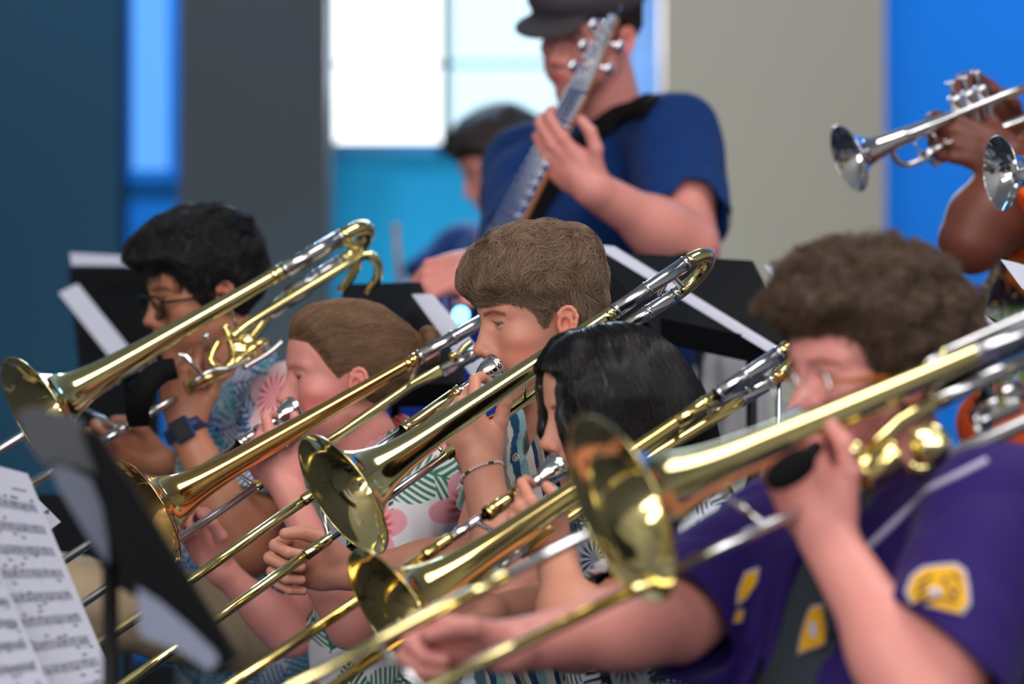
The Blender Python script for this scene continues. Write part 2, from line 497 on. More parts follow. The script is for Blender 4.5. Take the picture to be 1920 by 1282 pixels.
def seg_dist(P, a, b):
    a = np.asarray(a); b = np.asarray(b); ab = b-a
    t = np.clip(((P-a)@ab)/(ab@ab), 0, 1); return np.sqrt(((P-a-t[..., None]*ab)**2).sum(-1))
def face_tint(L, o):
    """L: vertices in head space. returns colour multipliers for lips, blush, brows"""
    n = len(L); c = np.ones((n, 4), np.float32)
    near = (np.abs(L[:, 0]) < .16) & (np.abs(L[:, 2]) < .16) & (np.abs(L[:, 1]) < .12)
    def mulc(m, col):
        m = (m*near)[:, None]; c[:, :3] *= (1-m)+m*np.array(col, np.float32)
    A = L.copy(); A[:, 1] = np.abs(A[:, 1])
    bl = o.get('blush', .6)
    mulc(bl*np.exp(-((A-np.array([.060, .052, -.030]))**2/np.array([.028, .028, .022])**2).sum(1)), (1.0, .60, .58))
    mulc(.55*np.exp(-((A-np.array([.110, 0, -.022]))**2/np.array([.015, .015, .012])**2).sum(1)), (1.0, .66, .62))
    mulc(.7*np.exp(-((A-np.array([-.01, .083, 0]))**2/np.array([.03, .015, .035])**2).sum(1)), (1.0, .62, .55))
    lip = np.minimum(seg_dist(A, (.100, 0, -.0485), (.086, .0215, -.0525)), seg_dist(A, (.098, 0, -.0585), (.086, .020, -.0550)))
    mulc(ss(-lip, -.0075, -.0045)*ss(A[:, 0], .07, .08), o.get('lips', (.92, .50, .50)))
    br = np.minimum(seg_dist(A, (.097, .013, .0325), (.090, .034, .0365)), seg_dist(A, (.090, .034, .0365), (.077, .050, .0315)))
    wv = .5+.5*np.sin(A[:, 2]*1800+A[:, 1]*900)
    mulc(o.get('brow_s', .8)*ss(-br, -.0052, -.0018)*(.75+.25*wv), o.get('brow', (.35, .27, .22)))
    # dark lash line at the lid opening
    ey = seg_dist(A, (.0875, .022, .0175), (.0815, .0425, .0168)); mulc(.92*ss(-ey, -.0050, -.0020)*ss(A[:, 2], .0150, .0172), (.30, .22, .20))
    ec = seg_dist(A, (.088, .020, .0245), (.0815, .043, .0240)); mulc(.30*ss(-ec, -.004, -.001), (.7, .5, .45))
    if o.get('stubble'):
        s = o['stubble']; mulc(s*ss(-A[:, 2], .030, .05)*ss(A[:, 0], .0, .04), (.72, .70, .70))
    return c

IRIS = {}
def eye_mat(name, iris):
    t = NT(name, .08)
    a = t.attr('g').outputs['Fac']
    c = t.mix(t.step(a, .0062, .0066), iris, (.46, .41, .40))  # eye white darkened, lid shadow put into its colour
    c = t.mix(t.step(a, .0022, .0027), (.01, .01, .01), c)
    t.color(c); return t.m

def make_strands(f, roots, dirf, n=9, step=.008, lift=None, w=.00045, seed=1, jit=.2, wave=0.0, clump=0.0):
    """strands that creep over the field f; returns triangle-tube V,F,and per-vertex shade"""
    rs = np.random.RandomState(seed); P = np.asarray(roots, np.float64).copy(); N = len(P)
    path = [P.copy()]; J = rs.normal(size=(N, 3))*jit; ph = rs.uniform(0, 6.28, N); e = .0015
    st = step*rs.uniform(.6, 1.25, N)[:, None]
    tgt = (lift if lift is not None else .0015)*rs.uniform(.2, 1.6, N)
    for i in range(n-1):
        D = dirf(P, i)+J+clump*np.stack([wav(P.astype(np.float32), 95, 4, q) for q in (1, 5, 9)], 1)+wave*np.stack([np.sin(ph+i*1.1), np.cos(ph+i*1.3), np.sin(ph*2+i*1.2)], 1)
        d0 = f.ev(P)
        G = np.stack([f.ev(P+np.eye(3)[a]*e)-d0 for a in range(3)], 1)/e
        G /= np.linalg.norm(G, axis=1)[:, None]+1e-9
        D -= G*(D*G).sum(1)[:, None]*.9
        D /= np.linalg.norm(D, axis=1)[:, None]+1e-9
        P = P+D*st; d1 = f.ev(P); P = P-G*(d1-tgt*(1+.3*i/n))[:, None]*.8
        path.append(P.copy())
    path = np.stack(path, 1)                       # N,n,3
    T = np.gradient(path, axis=1); T /= np.linalg.norm(T, axis=2)[..., None]+1e-9
    U = np.cross(T, rs.normal(size=(N, 1, 3))); U /= np.linalg.norm(U, axis=2)[..., None]+1e-9
    Vv = np.cross(T, U); ww = (w*rs.uniform(.7, 1.3, N))[:, None, None]*np.linspace(1, .25, n)[None, :, None]
    ring = [path+ww*(math.cos(a)*U+math.sin(a)*Vv) for a in (0, 2.094, 4.189)]
    V = np.stack(ring, 2).reshape(-1, 3)
    base = (np.arange(N)*n*3)[:, None, None]; i = np.arange(n-1)[None, :, None]*3; k = np.arange(3)[None, None, :]
    a = base+i+k; b = base+i+(k+1) % 3
    Q = np.stack([a, b, b+3, a+3], -1).reshape(-1, 4)
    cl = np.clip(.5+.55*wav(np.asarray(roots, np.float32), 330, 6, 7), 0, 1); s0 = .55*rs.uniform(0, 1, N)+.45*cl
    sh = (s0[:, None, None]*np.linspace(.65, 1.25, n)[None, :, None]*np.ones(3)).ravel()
    return V, Q, sh
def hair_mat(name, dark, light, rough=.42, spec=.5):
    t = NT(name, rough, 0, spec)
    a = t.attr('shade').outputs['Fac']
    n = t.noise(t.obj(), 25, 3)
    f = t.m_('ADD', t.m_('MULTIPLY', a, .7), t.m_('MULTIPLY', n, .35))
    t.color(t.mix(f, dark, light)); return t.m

def hair(parent, R, c, sc, o, mat, wide=1.0):
    """o: zline xs/zs, thick, thickf(L), strands (dirf in head space), n, prims(list fn)"""
    Rt = R.T
    xs, zs = np.array(o['zx']), np.array(o['zz'])
    sk = skull_field(wide)
    if o.get('extra'): o['extra'](sk)
    f = sk.xf(R.astype(np.float32), c.astype(np.float32), sc)
    def post(P, d):
        L = ((P-c.astype(np.float32))@R.astype(np.float32))/sc
        m = L[..., 2]-np.interp(L[..., 0], xs, zs)
        th = o['thick'](L)*ss(m, -.006, o.get('edge', .022))-.006*ss(-m, -.002, .012)
        if o.get('mod'): th = o['mod'](L, th, m)
        return d-th*sc
    f.post = post; f.lip = o.get('lip', .03)
    V, Q = f.mesh(o.get('h', .0022))
    L = ((V-c)@R)/sc
    m = L[:, 2]-np.interp(L[:, 0], xs, zs)
    okv = m > -.004
    if o.get('keep'): okv = o['keep'](L, m)
    Q = Q[okv[Q].all(1)]
    used = np.unique(Q); mp = -np.ones(len(V), int); mp[used] = np.arange(len(used))
    V = V[used]; Q = mp[Q]; L = L[used]; m = m[used]
    rs = np.random.RandomState(o.get('seed', 3))
    Vs = [V]; Qs = [Q]; Sh = [np.clip(.35+.3*wav(L, 260, 6), 0, 1)]
    N = o.get('n', 5000)
    cand = np.where(m > o.get('root_min', .001))[0] if not o.get('rootf') else np.where(o['rootf'](L, m))[0]
    roots = V[rs.choice(cand, N)]
    D = lambda P, i: (o['dir'](((P-c)@R)/sc, i))@Rt
    SV, SQ, S = make_strands(f, roots, D, n=o.get('steps', 9), step=o.get('step', .008), lift=o.get('lift', .0015), w=o.get('w', .00045), jit=o.get('jit', .2), wave=o.get('wave', 0), clump=o.get('clump', 0))
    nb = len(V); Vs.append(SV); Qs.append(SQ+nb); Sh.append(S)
    if o.get('loose'):
        for (a, b) in o['loose'](R, c, sc): pass
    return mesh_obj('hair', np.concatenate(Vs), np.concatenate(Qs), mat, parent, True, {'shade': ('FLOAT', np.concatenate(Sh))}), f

def torso_field(f, B, N, SL, SR, Hc, g=0.0, bulk=1.0, k=.05):
    Fd, Lf, Up = B[:, 0], B[:, 1], B[:, 2]
    spine = unit(N-Hc); Cc = N-spine*.17-Fd*.0
    R = np.stack([unit(Fd-spine*np.dot(Fd, spine)), Lf, spine], 1)
    f.ell(Cc, (.112*bulk+g, .158*bulk+g, .175), R=R, k=k)
    f.cap(Cc, Hc, .105*bulk+g, .118*bulk+g, k=k)
    f.ell((Cc+Hc)/2+Fd*.015, (.118*bulk+g, .150*bulk+g, .17), R=R, k=k)
    f.ell(Hc, (.125*bulk+g, .168*bulk+g, .11), R=R, k=k)
    mid = N-spine*.055
    for S in (SL, SR):
        f.cap(mid, S, .050+g, .052+g, k=k)
        f.cap(Cc+spine*.05, S, .07+g, .045+g, k=k)
    f.cap(N+spine*(.018 if g > 0 else -.03), mid, (.064 if g > 0 else .045), .07+g, k=k*.6)
    return f

def person(spec):
    """builds one musician; every joint is a world point"""
    o = spec; head = o['head']; R = frame(*head['rot']); c = head['c']; sc = head.get('sc', 1.0)
    B = frame(o.get('byaw', head['rot'][0]))
    N = o['N']; SL, SR = o['SL'], o['SR']; Hc = o['Hc']
    root = empty('person', (Hc[0], Hc[1], 0), o['label'], 'person', o.get('group'))
    h = o.get('h', .0025)
    f = head_field(head).xf(R.astype(np.float32), c.astype(np.float32), sc)
    nk = lambda x: R@vec(*x)*sc+c
    nr = o.get('neck', .052)
    spn = unit(N-Hc); N0 = N-spn*.03
    f.cap(nk((-.022, 0, -.055)), N0, nr*sc, nr, k=.018)
    f.cap(nk((.01, 0, -.085)), N0+B[:, 0]*.02, .038*sc, .040, k=.02)
    torso_field(f, B, N-unit(N-Hc)*.01, SL-unit(N-Hc)*.012, SR-unit(N-Hc)*.012, Hc, -.026, o.get('bulk', 1.0), k=.018)
    for side in ('L', 'R'):
        a = o.get('arm'+side)
        if a:
            S = SL if side == 'L' else SR
            arm_field(f, S, a['E'], a['W'], a.get('r', o.get('armr', 1.0)), a.get('fat', o.get('fat', 0.0)))
            hf = a.get('hand')
            if hf:
                g = hand_field(a['W'], hf['fwd'], hf['dorsal'], hf['side'], hf['curls'], hf.get('spread', 0), hf.get('thumb'), hf.get('sc', 1.0))
                g.p[0] = g.p[0][:5]+(.016,)+g.p[0][6:]
                f.join(g)
    V, Q = f.mesh(h)
    L = ((V-c)@R)/sc
    tint = face_tint(L, head)
    for side in ('L', 'R'):
        a = o.get('arm'+side)
        if a and a.get('hand'):                 # ruddy knuckles and finger tips
            hf = a['hand']; kn = a['W']+unit(hf['fwd'])*.10
            m = np.exp(-((V-kn)**2).sum(1)/.055**2)*(.6+.4*wav(V.astype(np.float32), 90, 5))*.45
            tint[:, :3] *= (1-m[:, None])+m[:, None]*np.array([1, .68, .62])
    body = mesh_obj('body', V, Q, o['skin'], root, True, {'tint': ('FLOAT_COLOR', tint)})
    # eyes
    for s in (1, -1):
        u, v = np.meshgrid(np.linspace(0, math.pi, 24), np.linspace(0, 2*math.pi, 24, endpoint=False), indexing='ij')
        g = o['head'].get('gaze', (0, -.12)); gd = unit(vec(1, g[0], g[1]))
        Bs = basis(gd)
        X = np.stack([np.cos(u), np.sin(u)*np.cos(v), np.sin(u)*np.sin(v)], -1).reshape(-1, 3)*.0119
        P = (X@Bs.T)+vec(.0732, s*.0315, .0178)
        gg = np.where(X[:, 0] > 0, np.sqrt(X[:, 1]**2+X[:, 2]**2), .02)
        n1, n2 = u.shape
        Fq = np.array([(i*n2+j, (i+1)*n2+j, (i+1)*n2+(j+1) % n2, i*n2+(j+1) % n2) for i in range(n1-1) for j in range(n2)])
        mesh_obj('eye', (P@R.T)*sc+c, Fq, head.get('eye_mat', EYE_BROWN), root, True, {'g': ('FLOAT', gg)})
    return root, f, R, c, sc, B

def shirt_field(o, B, sleeveL, sleeveR, g=.012, flare=.078, neck=(.057, .075)):
    N, SL, SR, Hc = o['N'], o['SL'], o['SR'], o['Hc']
    spine = unit(N-Hc)
    f = Field(); torso_field(f, B, N-spine*.012, SL, SR, Hc-spine*.02, g, o.get('bulk', 1.0), k=.045)
    for side, S, tl in (('L', SL, sleeveL), ('R', SR, sleeveR)):
        a = o.get('arm'+side)
        if not a or not tl: continue
        E = a['E']; d = E-S; e = S+d*tl
        f.cap(S, e, .066+g+o.get('fat', 0), flare+o.get('fat', 0), k=.035)
    for side, S, tl in (('L', SL, sleeveL), ('R', SR, sleeveR)):
        a = o.get('arm'+side)
        if not a or not tl: continue
        E = a['E']; d = E-S; e = S+d*tl
        fa = o.get('fat', 0)
        r0 = .066+g+fa; rl = r0+(flare+fa-r0)*(1-.16/tl)
        f.cap(S+d*(tl-.16), e, rl-.010, flare+fa-.008, k=.004, op='s')
        if not (side == 'L' and o.get('cutL')): f.cyl(e, e+unit(d)*.12, flare+.04+fa, k=.003, op='s')
    f.cyl(N-spine*.04+B[:, 0]*.012, N+spine*.12+B[:, 0]*.012, neck[0], k=.006, op='s')
    if o.get('cutL'): f.cyl(*o['cutL'], k=.004, op='s')
    f.cyl(N-spine*.17+B[:, 0]*.165, N+spine*.06+B[:, 0]*.05, .022, k=.015, op='s')
    amp = o.get('wr', 1.0); Cx = N.astype(np.float32); Bf = B.astype(np.float32)
    def post(P, d):
        Q = ((P-Cx)@Bf)*np.array([1, 1, .55], np.float32)
        w = .0045*wav(Q, 26, 6, 1)+.0030*(1-2*np.abs(wav(Q, 40, 5, 4)))+.0011*wav(Q, 120, 6, 9)
        return d+amp*w
    f.post = post; f.lip = .01
    return f
def cloth_obj(name, f, B, org, mat, parent, h=.003):
    V, Q = f.mesh(h)
    L = (V-org)@B
    pat = np.stack([L[:, 0]-.6*L[:, 1], L[:, 2], L[:, 1]], 1)
    o = mesh_obj(name, V, Q, mat, parent, True, {'pat': ('FLOAT_VECTOR', pat), 'loc': ('FLOAT_VECTOR', L)})
    return o

# ------------------------------------------------------------------ materials of the place
BRASS = metal('lacquered_brass', (.86, .66, .25), .09)
BRASS_RED = metal('gold_brass', (.85, .52, .17), .09)
BRASS_PALE = metal('yellow_brass', (.86, .74, .34), .10)
SILVER = metal('silver_plate', (.86, .86, .88), .08)
NICKEL = metal('nickel_silver', (.66, .66, .68), .16)
BLACKP = plain('black_plastic', (.006, .006, .007), .5, spec=.25)
BLACKM = plain('black_powder_coat', (.006, .0065, .008), .5, spec=.22)
BLACKF = plain('black_fabric', (.005, .005, .006), .85, spec=.15)
EYE_BROWN = eye_mat('brown_iris', (.09, .04, .02)); EYE_BLUE = eye_mat('blue_iris', (.16, .2, .24))
SK_FAIR = skin_mat('fair_skin', srgb(222, 158, 134))
SK_PINK = skin_mat('pink_skin', srgb(230, 156, 146))
SK_TAN = skin_mat('tan_skin', srgb(188, 128, 98))
SK_DARK = skin_mat('brown_skin', srgb(112, 62, 48))
H_BROWN = hair_mat('short_brown_hair', srgb(50, 37, 29), srgb(196, 162, 134), .5)
H_LBROWN = hair_mat('long_brown_hair', srgb(64, 42, 28), srgb(172, 132, 98))
H_BLACK = hair_mat('black_hair', (.006, .005, .006), (.028, .024, .027), .35)
H_BLACKS = hair_mat('straight_black_hair', (.005, .004, .005), (.022, .018, .020), .30)
H_CURL = hair_mat('curly_brown_hair', srgb(44, 32, 26), srgb(132, 104, 84), .5)
H_DARK = hair_mat('dark_brown_hair', srgb(30, 22, 20), srgb(70, 52, 44), .5)

def leafcell(t, u, v, scale, ang_base, ang_var, kind, seed):
    """one layer of scattered motifs; returns (mask, inner) sockets"""
    uv = t.comb(t.m_('ADD', u, seed*3.17), t.m_('ADD', v, seed*1.73))
    sc = t.node('ShaderNodeVectorMath', operation='SCALE'); t.put(sc.inputs[0], uv); sc.inputs[3].default_value = scale
    vo = t.node('ShaderNodeTexVoronoi', voronoi_dimensions='2D'); t.link(sc.outputs[0], vo.inputs['Vector'])
    vo.inputs['Scale'].default_value = 1.0; vo.inputs['Randomness'].default_value = .75
    loc = t.node('ShaderNodeVectorMath', operation='SUBTRACT'); t.link(sc.outputs[0], loc.inputs[0]); t.link(vo.outputs['Position'], loc.inputs[1])
    x, y, _ = t.sep(loc.outputs[0]); r, g, b = t.sep(vo.outputs['Color'])
    an = t.m_('MULTIPLY_ADD', r, ang_var, ang_base)
    ca, sa = t.m_('COSINE', an), t.m_('SINE', an)
    a = t.m_('ADD', t.m_('MULTIPLY', x, ca), t.m_('MULTIPLY', y, sa))
    c = t.m_('SUBTRACT', t.m_('MULTIPLY', y, ca), t.m_('MULTIPLY', x, sa))
    if kind == 'frond':
        cc = t.m_('ADD', c, t.m_('MULTIPLY', t.m_('MULTIPLY', a, a), .25))
        ac = t.m_('ABSOLUTE', cc)
        env = t.m_('MULTIPLY', t.m_('SUBTRACT', .36, t.m_('MULTIPLY', t.m_('MULTIPLY', a, a), 1.15)), 1.0)
        inside = t.step(t.m_('SUBTRACT', env, ac), 0, .02)
        st = t.m_('SINE', t.m_('MULTIPLY', t.m_('SUBTRACT', a, t.m_('MULTIPLY', ac, .9)), 58))
        strips = t.step(t.m_('ADD', st, t.m_('MULTIPLY', t.m_('SUBTRACT', .25, ac), 1.2)), -.15, .1)
        rib = t.step(t.m_('SUBTRACT', .014, ac), -.004, .004)
        rib = t.m_('MULTIPLY', rib, t.step(t.m_('SUBTRACT', .6, t.m_('ABSOLUTE', a)), 0, .02))
        mask = t.m_('MAXIMUM', t.m_('MULTIPLY', inside, strips), rib)
        return mask, g
    # flower
    rad = t.m_('SQRT', t.m_('ADD', t.m_('MULTIPLY', a, a), t.m_('MULTIPLY', c, c)))
    th = t.m_('ARCTAN2', c, a)
    pet = t.m_('MULTIPLY_ADD', t.m_('ABSOLUTE', t.m_('COSINE', t.m_('MULTIPLY', th, 2.5))), .14, .24)
    mask = t.step(t.m_('SUBTRACT', pet, rad), 0, .02)
    ray = t.m_('ABSOLUTE', t.m_('COSINE', t.m_('MULTIPLY', th, 7.5)))
    inner = t.m_('MULTIPLY', t.step(ray, .55, .8), t.step(t.m_('SUBTRACT', .27, rad), 0, .12))
    mask = t.m_('MULTIPLY', mask, t.step(g, .35, .36))
    return mask, inner
def aloha(name, base, leafs, flower, core, scale=7, fl_scale=5, ang=.6, var=1.6, rough=.75):
    t = NT(name, rough, 0, .25)
    p = t.attr('pat').outputs['Vector']
    wob = t.noise(p, 9, 2)
    u, v, _ = t.sep(p)
    u = t.m_('ADD', u, t.m_('MULTIPLY', wob, .03)); v = t.m_('ADD', v, t.m_('MULTIPLY', wob, .02))
    col = t.mix(0.0, base, base)
    for i, lc in enumerate(leafs):
        m, g = leafcell(t, u, v, scale*(1+.17*i), ang+i*1.3, var, 'frond', i+1)
        col = t.mix(m, col, lc)
    m, inner = leafcell(t, u, v, fl_scale, 0, 6.28, 'flower', 7)
    col = t.mix(m, col, t.mix(inner, flower, core))
    t.color(col)
    t.bump(t.noise(p, 900, 2), .15, .0004)
    return t.m
SHIRT_BLUE = aloha('blue_floral_cotton', (.78, .80, .84), [srgb(40, 120, 170), srgb(30, 70, 140), srgb(70, 150, 165)], (.80, .55, .60), srgb(214, 50, 60), 8, 5.5)
SHIRT_GREEN = aloha('palm_floral_cotton', (.80, .80, .85), [srgb(40, 98, 72), srgb(60, 130, 100)], srgb(240, 168, 178), srgb(232, 60, 62), 7.6, 6.2, ang=1.1, var=1.0)
SHIRT_MONO = aloha('black_leaf_cotton', srgb(28, 32, 48), [(.62, .68, .76), (.50, .56, .62), srgb(70, 84, 110)], (.55, .60, .68), srgb(30, 34, 60), 9, 7)
def tiedye(name):
    t = NT(name, .8, 0, .2); p = t.attr('pat').outputs['Vector']; n = t.noise(p, 6, 4, .6, 2.5); n2 = t.noise(p, 14, 3, .6, 3)
    c = t.mix(t.step(n, .42, .48), srgb(222, 120, 24), srgb(40, 34, 44)); c = t.mix(t.step(n2, .56, .6), c, srgb(214, 170, 60))
    z = t.sep(t.attr('loc').outputs['Vector'])[2]
    c = t.mix(t.step(z, -.30, -.33), c, t.mix(t.step(n2, .48, .52), srgb(120, 170, 80), srgb(216, 214, 224)))
    c = t.mix(t.step(z, -.44, -.46), c, srgb(232, 84, 14))
    t.color(c); return t.m
TIEDYE = tiedye('orange_patterned_cotton')
def stripes(name):
    t = NT(name, .75, 0, .25); p = t.attr('pat').outputs['Vector']
    u, v, _ = t.sep(p)
    w = t.noise(p, 7, 2)
    s = t.m_('ADD', t.m_('MULTIPLY', u, 1.0), t.m_('ADD', t.m_('MULTIPLY', v, -.42), t.m_('MULTIPLY', w, .035)))
    x = t.m_('FRACT', t.m_('MULTIPLY', s, 11.5))
    e = t.m_('MULTIPLY', t.m_('SUBTRACT', t.noise(p, 60, 2), .5), .10); x = t.m_('ADD', x, e)
    c = t.mix(t.step(x, .20, .22), srgb(226, 222, 212), srgb(150, 196, 200))
    c = t.mix(t.step(x, .42, .44), c, srgb(34, 82, 124))
    c = t.mix(t.step(x, .62, .64), c, srgb(220, 218, 210))
    c = t.mix(t.step(x, .74, .76), c, srgb(158, 150, 140))
    c = t.mix(t.step(x, .88, .90), c, srgb(30, 62, 104))
    t.color(c); t.bump(t.noise(p, 900, 2), .15, .0004); return t.m
SHIRT_STRIPE = stripes('striped_cotton')
def cloth(name, c, rough=.8, var=.12, scale=900):
    t = NT(name, rough, 0, .25); n = t.noise(t.obj(), 8, 4)
    t.color(t.mix(n, tuple(x*(1-var) for x in c), tuple(x*(1+var) for x in c)))
    t.b.inputs['Sheen Weight'].default_value = .05
    t.bump(t.noise(t.obj(), scale, 2), .2, .0005); return t.m
PURPLE = cloth('purple_jersey', srgb(41, 19, 98), .75)
NAVY = cloth('blue_knit', srgb(8, 50, 112))
GREYTEE = cloth('grey_tee', srgb(54, 64, 72))
DENIM = cloth('light_denim', srgb(128, 158, 196), .85, .25)
KHAKI = cloth('khaki_twill', srgb(176, 156, 126))
DARKCLOTH = cloth('dark_trousers', srgb(34, 36, 44))
GREYPANT = cloth('light_grey_trousers', srgb(170, 170, 178))
ORANGE = cloth('orange_fabric', srgb(236, 84, 10))
CAPCLOTH = cloth('charcoal_cap_cloth', srgb(66, 60, 66))
WHITECLOTH = cloth('white_piping', srgb(196, 192, 220))
YELLOWCLOTH = cloth('yellow_twill', srgb(238, 178, 12))
AMBER = plain('amber_acetate', srgb(190, 110, 30), .3)
PAPER = plain('sheet_paper', srgb(206, 208, 226), .8, var=.02)
INK = plain('printed_ink', srgb(96, 98, 122), .8)

# ------------------------------------------------------------------ instruments
def bell_profile(R, L, rt=.0072):
    """(distance from the rim, radius): a flare that settles into the tube"""
    S = [0, .004, .010, .018, .030, .045, .065, .09, .125, .17, .23, .31, .40, .50]
    K = [1, .925, .815, .70, .575, .465, .375, .305, .250, .215, .190, .163, .135, .108]
    pr = []
    ks = np.array(K); lo = rt/R
    for i in range(70):
        s = L*(i/69)**1.8
        # smooth interpolation in the log domain
        x = math.log(1+s/.012); X = [math.log(1+q/.012) for q in S]
        acc = w = 0.0
        for j in range(-3, 4):
            xx = x+j*.035; r = float(np.interp(xx, X, K)); acc += r
        r = acc/7
        if i == 0: r = 1.0
        r = max(r, lo)
        pr.append((s, R*r))
    return pr
def ferrule(mb, p, q, r, w=.008, at=0.0, e=.0008):
    p = np.asarray(p); q = np.asarray(q); d = unit(q-p); c = p+(q-p)*at
    mb.lathe(c-d*w/2, d, [(0, r), (.0008, r+e), (w-.0008, r+e), (w, r)], 20)
def mouthpiece(parent, M, ax, mat, sc=1.0):
    """M: rim centre at the lips, ax: from the lips into the instrument"""
    pr = [(.006, .0), (.012, .004), (.004, .0118), (.0006, .0128), (0, .0150), (.0010, .0185), (.0035, .0192), (.006, .0188), (.0075, .0165),
          (.010, .0172), (.0125, .0165), (.018, .0158), (.028, .0120), (.034, .0078), (.037, .0070), (.0385, .0088), (.041, .0086), (.043, .0066), (.060, .0058), (.062, .0072), (.064, .0058), (.082, .0050)]
    mb = MB().lathe(M, ax, [(a*sc, b*sc) for a, b in pr], 36)
    return mb.build('mouthpiece', mat, parent)
def trombone(sp):
    o = sp; bc, be = o['bell'], o['bell_end']; mat = o['mat']
    root = empty('trombone', bc, o['label'], 'trombone', None)
    ax = unit(be-bc); Lt = np.linalg.norm(be-bc); L = min(.50, Lt*.76)
    rt = o.get('rt', .0102) if not o.get('big') else .0118
    pr = bell_profile(o['R'], L, rt)
    mb = MB(); rim = [(.0, o['R']-.0012), (-.0012, o['R']), (0, o['R']+.0012), (.0014, o['R']+.0006)]
    inner = [(s+.0006, max(r-.0007, .003)) for s, r in pr[::-1]]
    mb.lathe(bc, ax, inner+rim+pr, 72)
    mb.build('bell', mat, root)
    mb = MB(); seamp = bc+ax*L
    mid = o.get('silver_at', None)
    P1 = bc+ax*(Lt*(mid if mid else .9))
    mb.tube([seamp-ax*.002, P1], rt+.0004, 20); ferrule(mb, seamp, P1, rt+.0004, .006, .7)
    mb.build('bell_tube', mat, root)
    mb = MB().tube([P1, be], rt+.0010, 20); ferrule(mb, P1, be, rt+.0010, .005, .02); ferrule(mb, P1, be, rt+.0010, .006, .45); ferrule(mb, P1, be, rt+.0010, .005, .97)
    mb.build('tuning_sleeve', NICKEL, root)
    # tuning bow
    ret = o['ret']                                 # points: bow return start ... to the slide receiver
    r0 = ret[0]; v = r0-be; c = (be+r0)/2; bu = unit(ax-unit(v)*np.dot(ax, unit(v)))
    bow = [c-v/2*math.cos(math.pi*i/16)+bu*np.linalg.norm(v)*.62*math.sin(math.pi*i/16) for i in range(17)]
    MB().tube(bow, rt+.0004, 20).build('tuning_bow', mat, root)
    d = unit(ret[1]-ret[0]); sleeve = ret[0]+d*.11
    mb = MB().tube([ret[0], sleeve], rt+.0006, 18); ferrule(mb, ret[0], sleeve, rt+.0006, .005, .05); ferrule(mb, ret[0], sleeve, rt+.0006, .006, .5); mb.build('return_sleeve', NICKEL, root)
    MB().tube([sleeve-d*.004]+list(ret[1:]), rt-.0008, 18).build('neck_pipe', o.get('neck_mat', mat), root)
    # braces between the bell tube and the return
    def brace(name, a, b, m=NICKEL, r=.0028):
        q = MB().tube([a, b], r, 12); dd = unit(b-a)
        for p, s in ((a, 1), (b, -1)): q.lathe(p+dd*s*.006, -dd*s, [(0, r), (.002, r+.002), (.006, r+.0035), (.008, r+.003)], 14)
        return q.build(name, m, root)
    for t in o.get('braces', (.72,)):
        a = bc+ax*Lt*t; k = np.argmin([np.linalg.norm(np.array(r)-a) for r in seg_pts(ret)]); b = seg_pts(ret)[k]
        brace('bell_brace', a, b)
    # hand slide
    M, S1 = o['mouth'], o['slide_end']; Lo0, Lo1 = o['low'], o['low_end']
    sx = unit(S1-M); mouthpiece(root, M, sx, SILVER, o.get('mp', 1.1))
    g0 = M+sx*.075
    g1 = M+sx*o.get('grip', .19)
    mb = MB().tube([g0, g0+sx*.012, g0+sx*.013, g1-sx*.012, g1], [.0085, .0085, .0105, .0105, .0108], 20)
    ferrule(mb, g0, g1, .0105, .010, .04); ferrule(mb, g0, g1, .0105, .012, .96); mb.build('slide_grip', o.get('grip_mat', mat), root)
    out = M+sx*o['outer']
    MB().tube([g1, out], .0068, 18).build('inner_slide', NICKEL if not o.get('inner_mat') else o['inner_mat'], root)
    lx = unit(Lo1-Lo0); lo_in = Lo0+lx*o['outer_low']
    MB().tube([Lo0, lo_in], .0068, 18).build('inner_slide', NICKEL, root)
    om = o.get('outer_mat', mat)
    for a, b, s in ((out, S1, sx), (lo_in, Lo1, lx)):
        mb = MB().tube([a, b], .0079, 18); ferrule(mb, a, b, .0080, .045, .05); ferrule(mb, a, b, .0079, .02, .97)
        mb.build('outer_slide', om, root)
    # end crook
    v = Lo1-S1; c = (S1+Lo1)/2
    bow = [c-v/2*math.cos(math.pi*i/14)+sx*np.linalg.norm(v)*.55*math.sin(math.pi*i/14) for i in range(15)]
    MB().tube(bow, .0079, 16).build('slide_crook', om, root)
    def on(a, b, t): return a+(b-a)*t
    t = o.get('hand_brace', .15)
    brace('slide_brace', on(out, S1, t), near_on(lo_in, Lo1, on(out, S1, t), sx), NICKEL, .0042)
    brace('slide_brace', M+sx*.16, near_on(Lo0, lo_in, M+sx*.16, sx), SILVER, .0036)
    return root, dict(ax=ax, sx=sx, out=out, brace=brace)
def near_on(a, b, p, sx):
    """point of line a-b level with p along sx"""
    d = unit(b-a); return a+d*max(0.0, np.dot(p-a, sx)/max(np.dot(d, sx), .2))
def seg_pts(P):
    out = []
    for a, b in zip(P[:-1], P[1:]):
        for t in np.linspace(0, 1, 20): out.append(np.array(a)*(1-t)+np.array(b)*t)
    return out
def pipe(root, name, pts, r, mat, sm=6, rings=()):
    P = spline(pts, sm) if len(pts) > 2 else pts
    mb = MB().tube(P, r, 16)
    for t in rings:
        i = int(t*(len(P)-1)); i = min(i, len(P)-2); ferrule(mb, P[i], P[i+1], r, .006, .5)
    return mb.build(name, mat, root)
def valve(root, c, ax, mat, r=.018, l=.04):
    ax = unit(ax)
    mb = MB().lathe(c-ax*l/2, ax, [(-.003, 0), (-.003, r*.4), (0, r*.8), (.002, r), (.005, r+.002), (.008, r), (l-.008, r), (l-.005, r+.002), (l-.002, r), (l, r*.8), (l+.003, r*.4), (l+.003, 0)], 24)
    return mb.build('rotary_valve', mat, root)

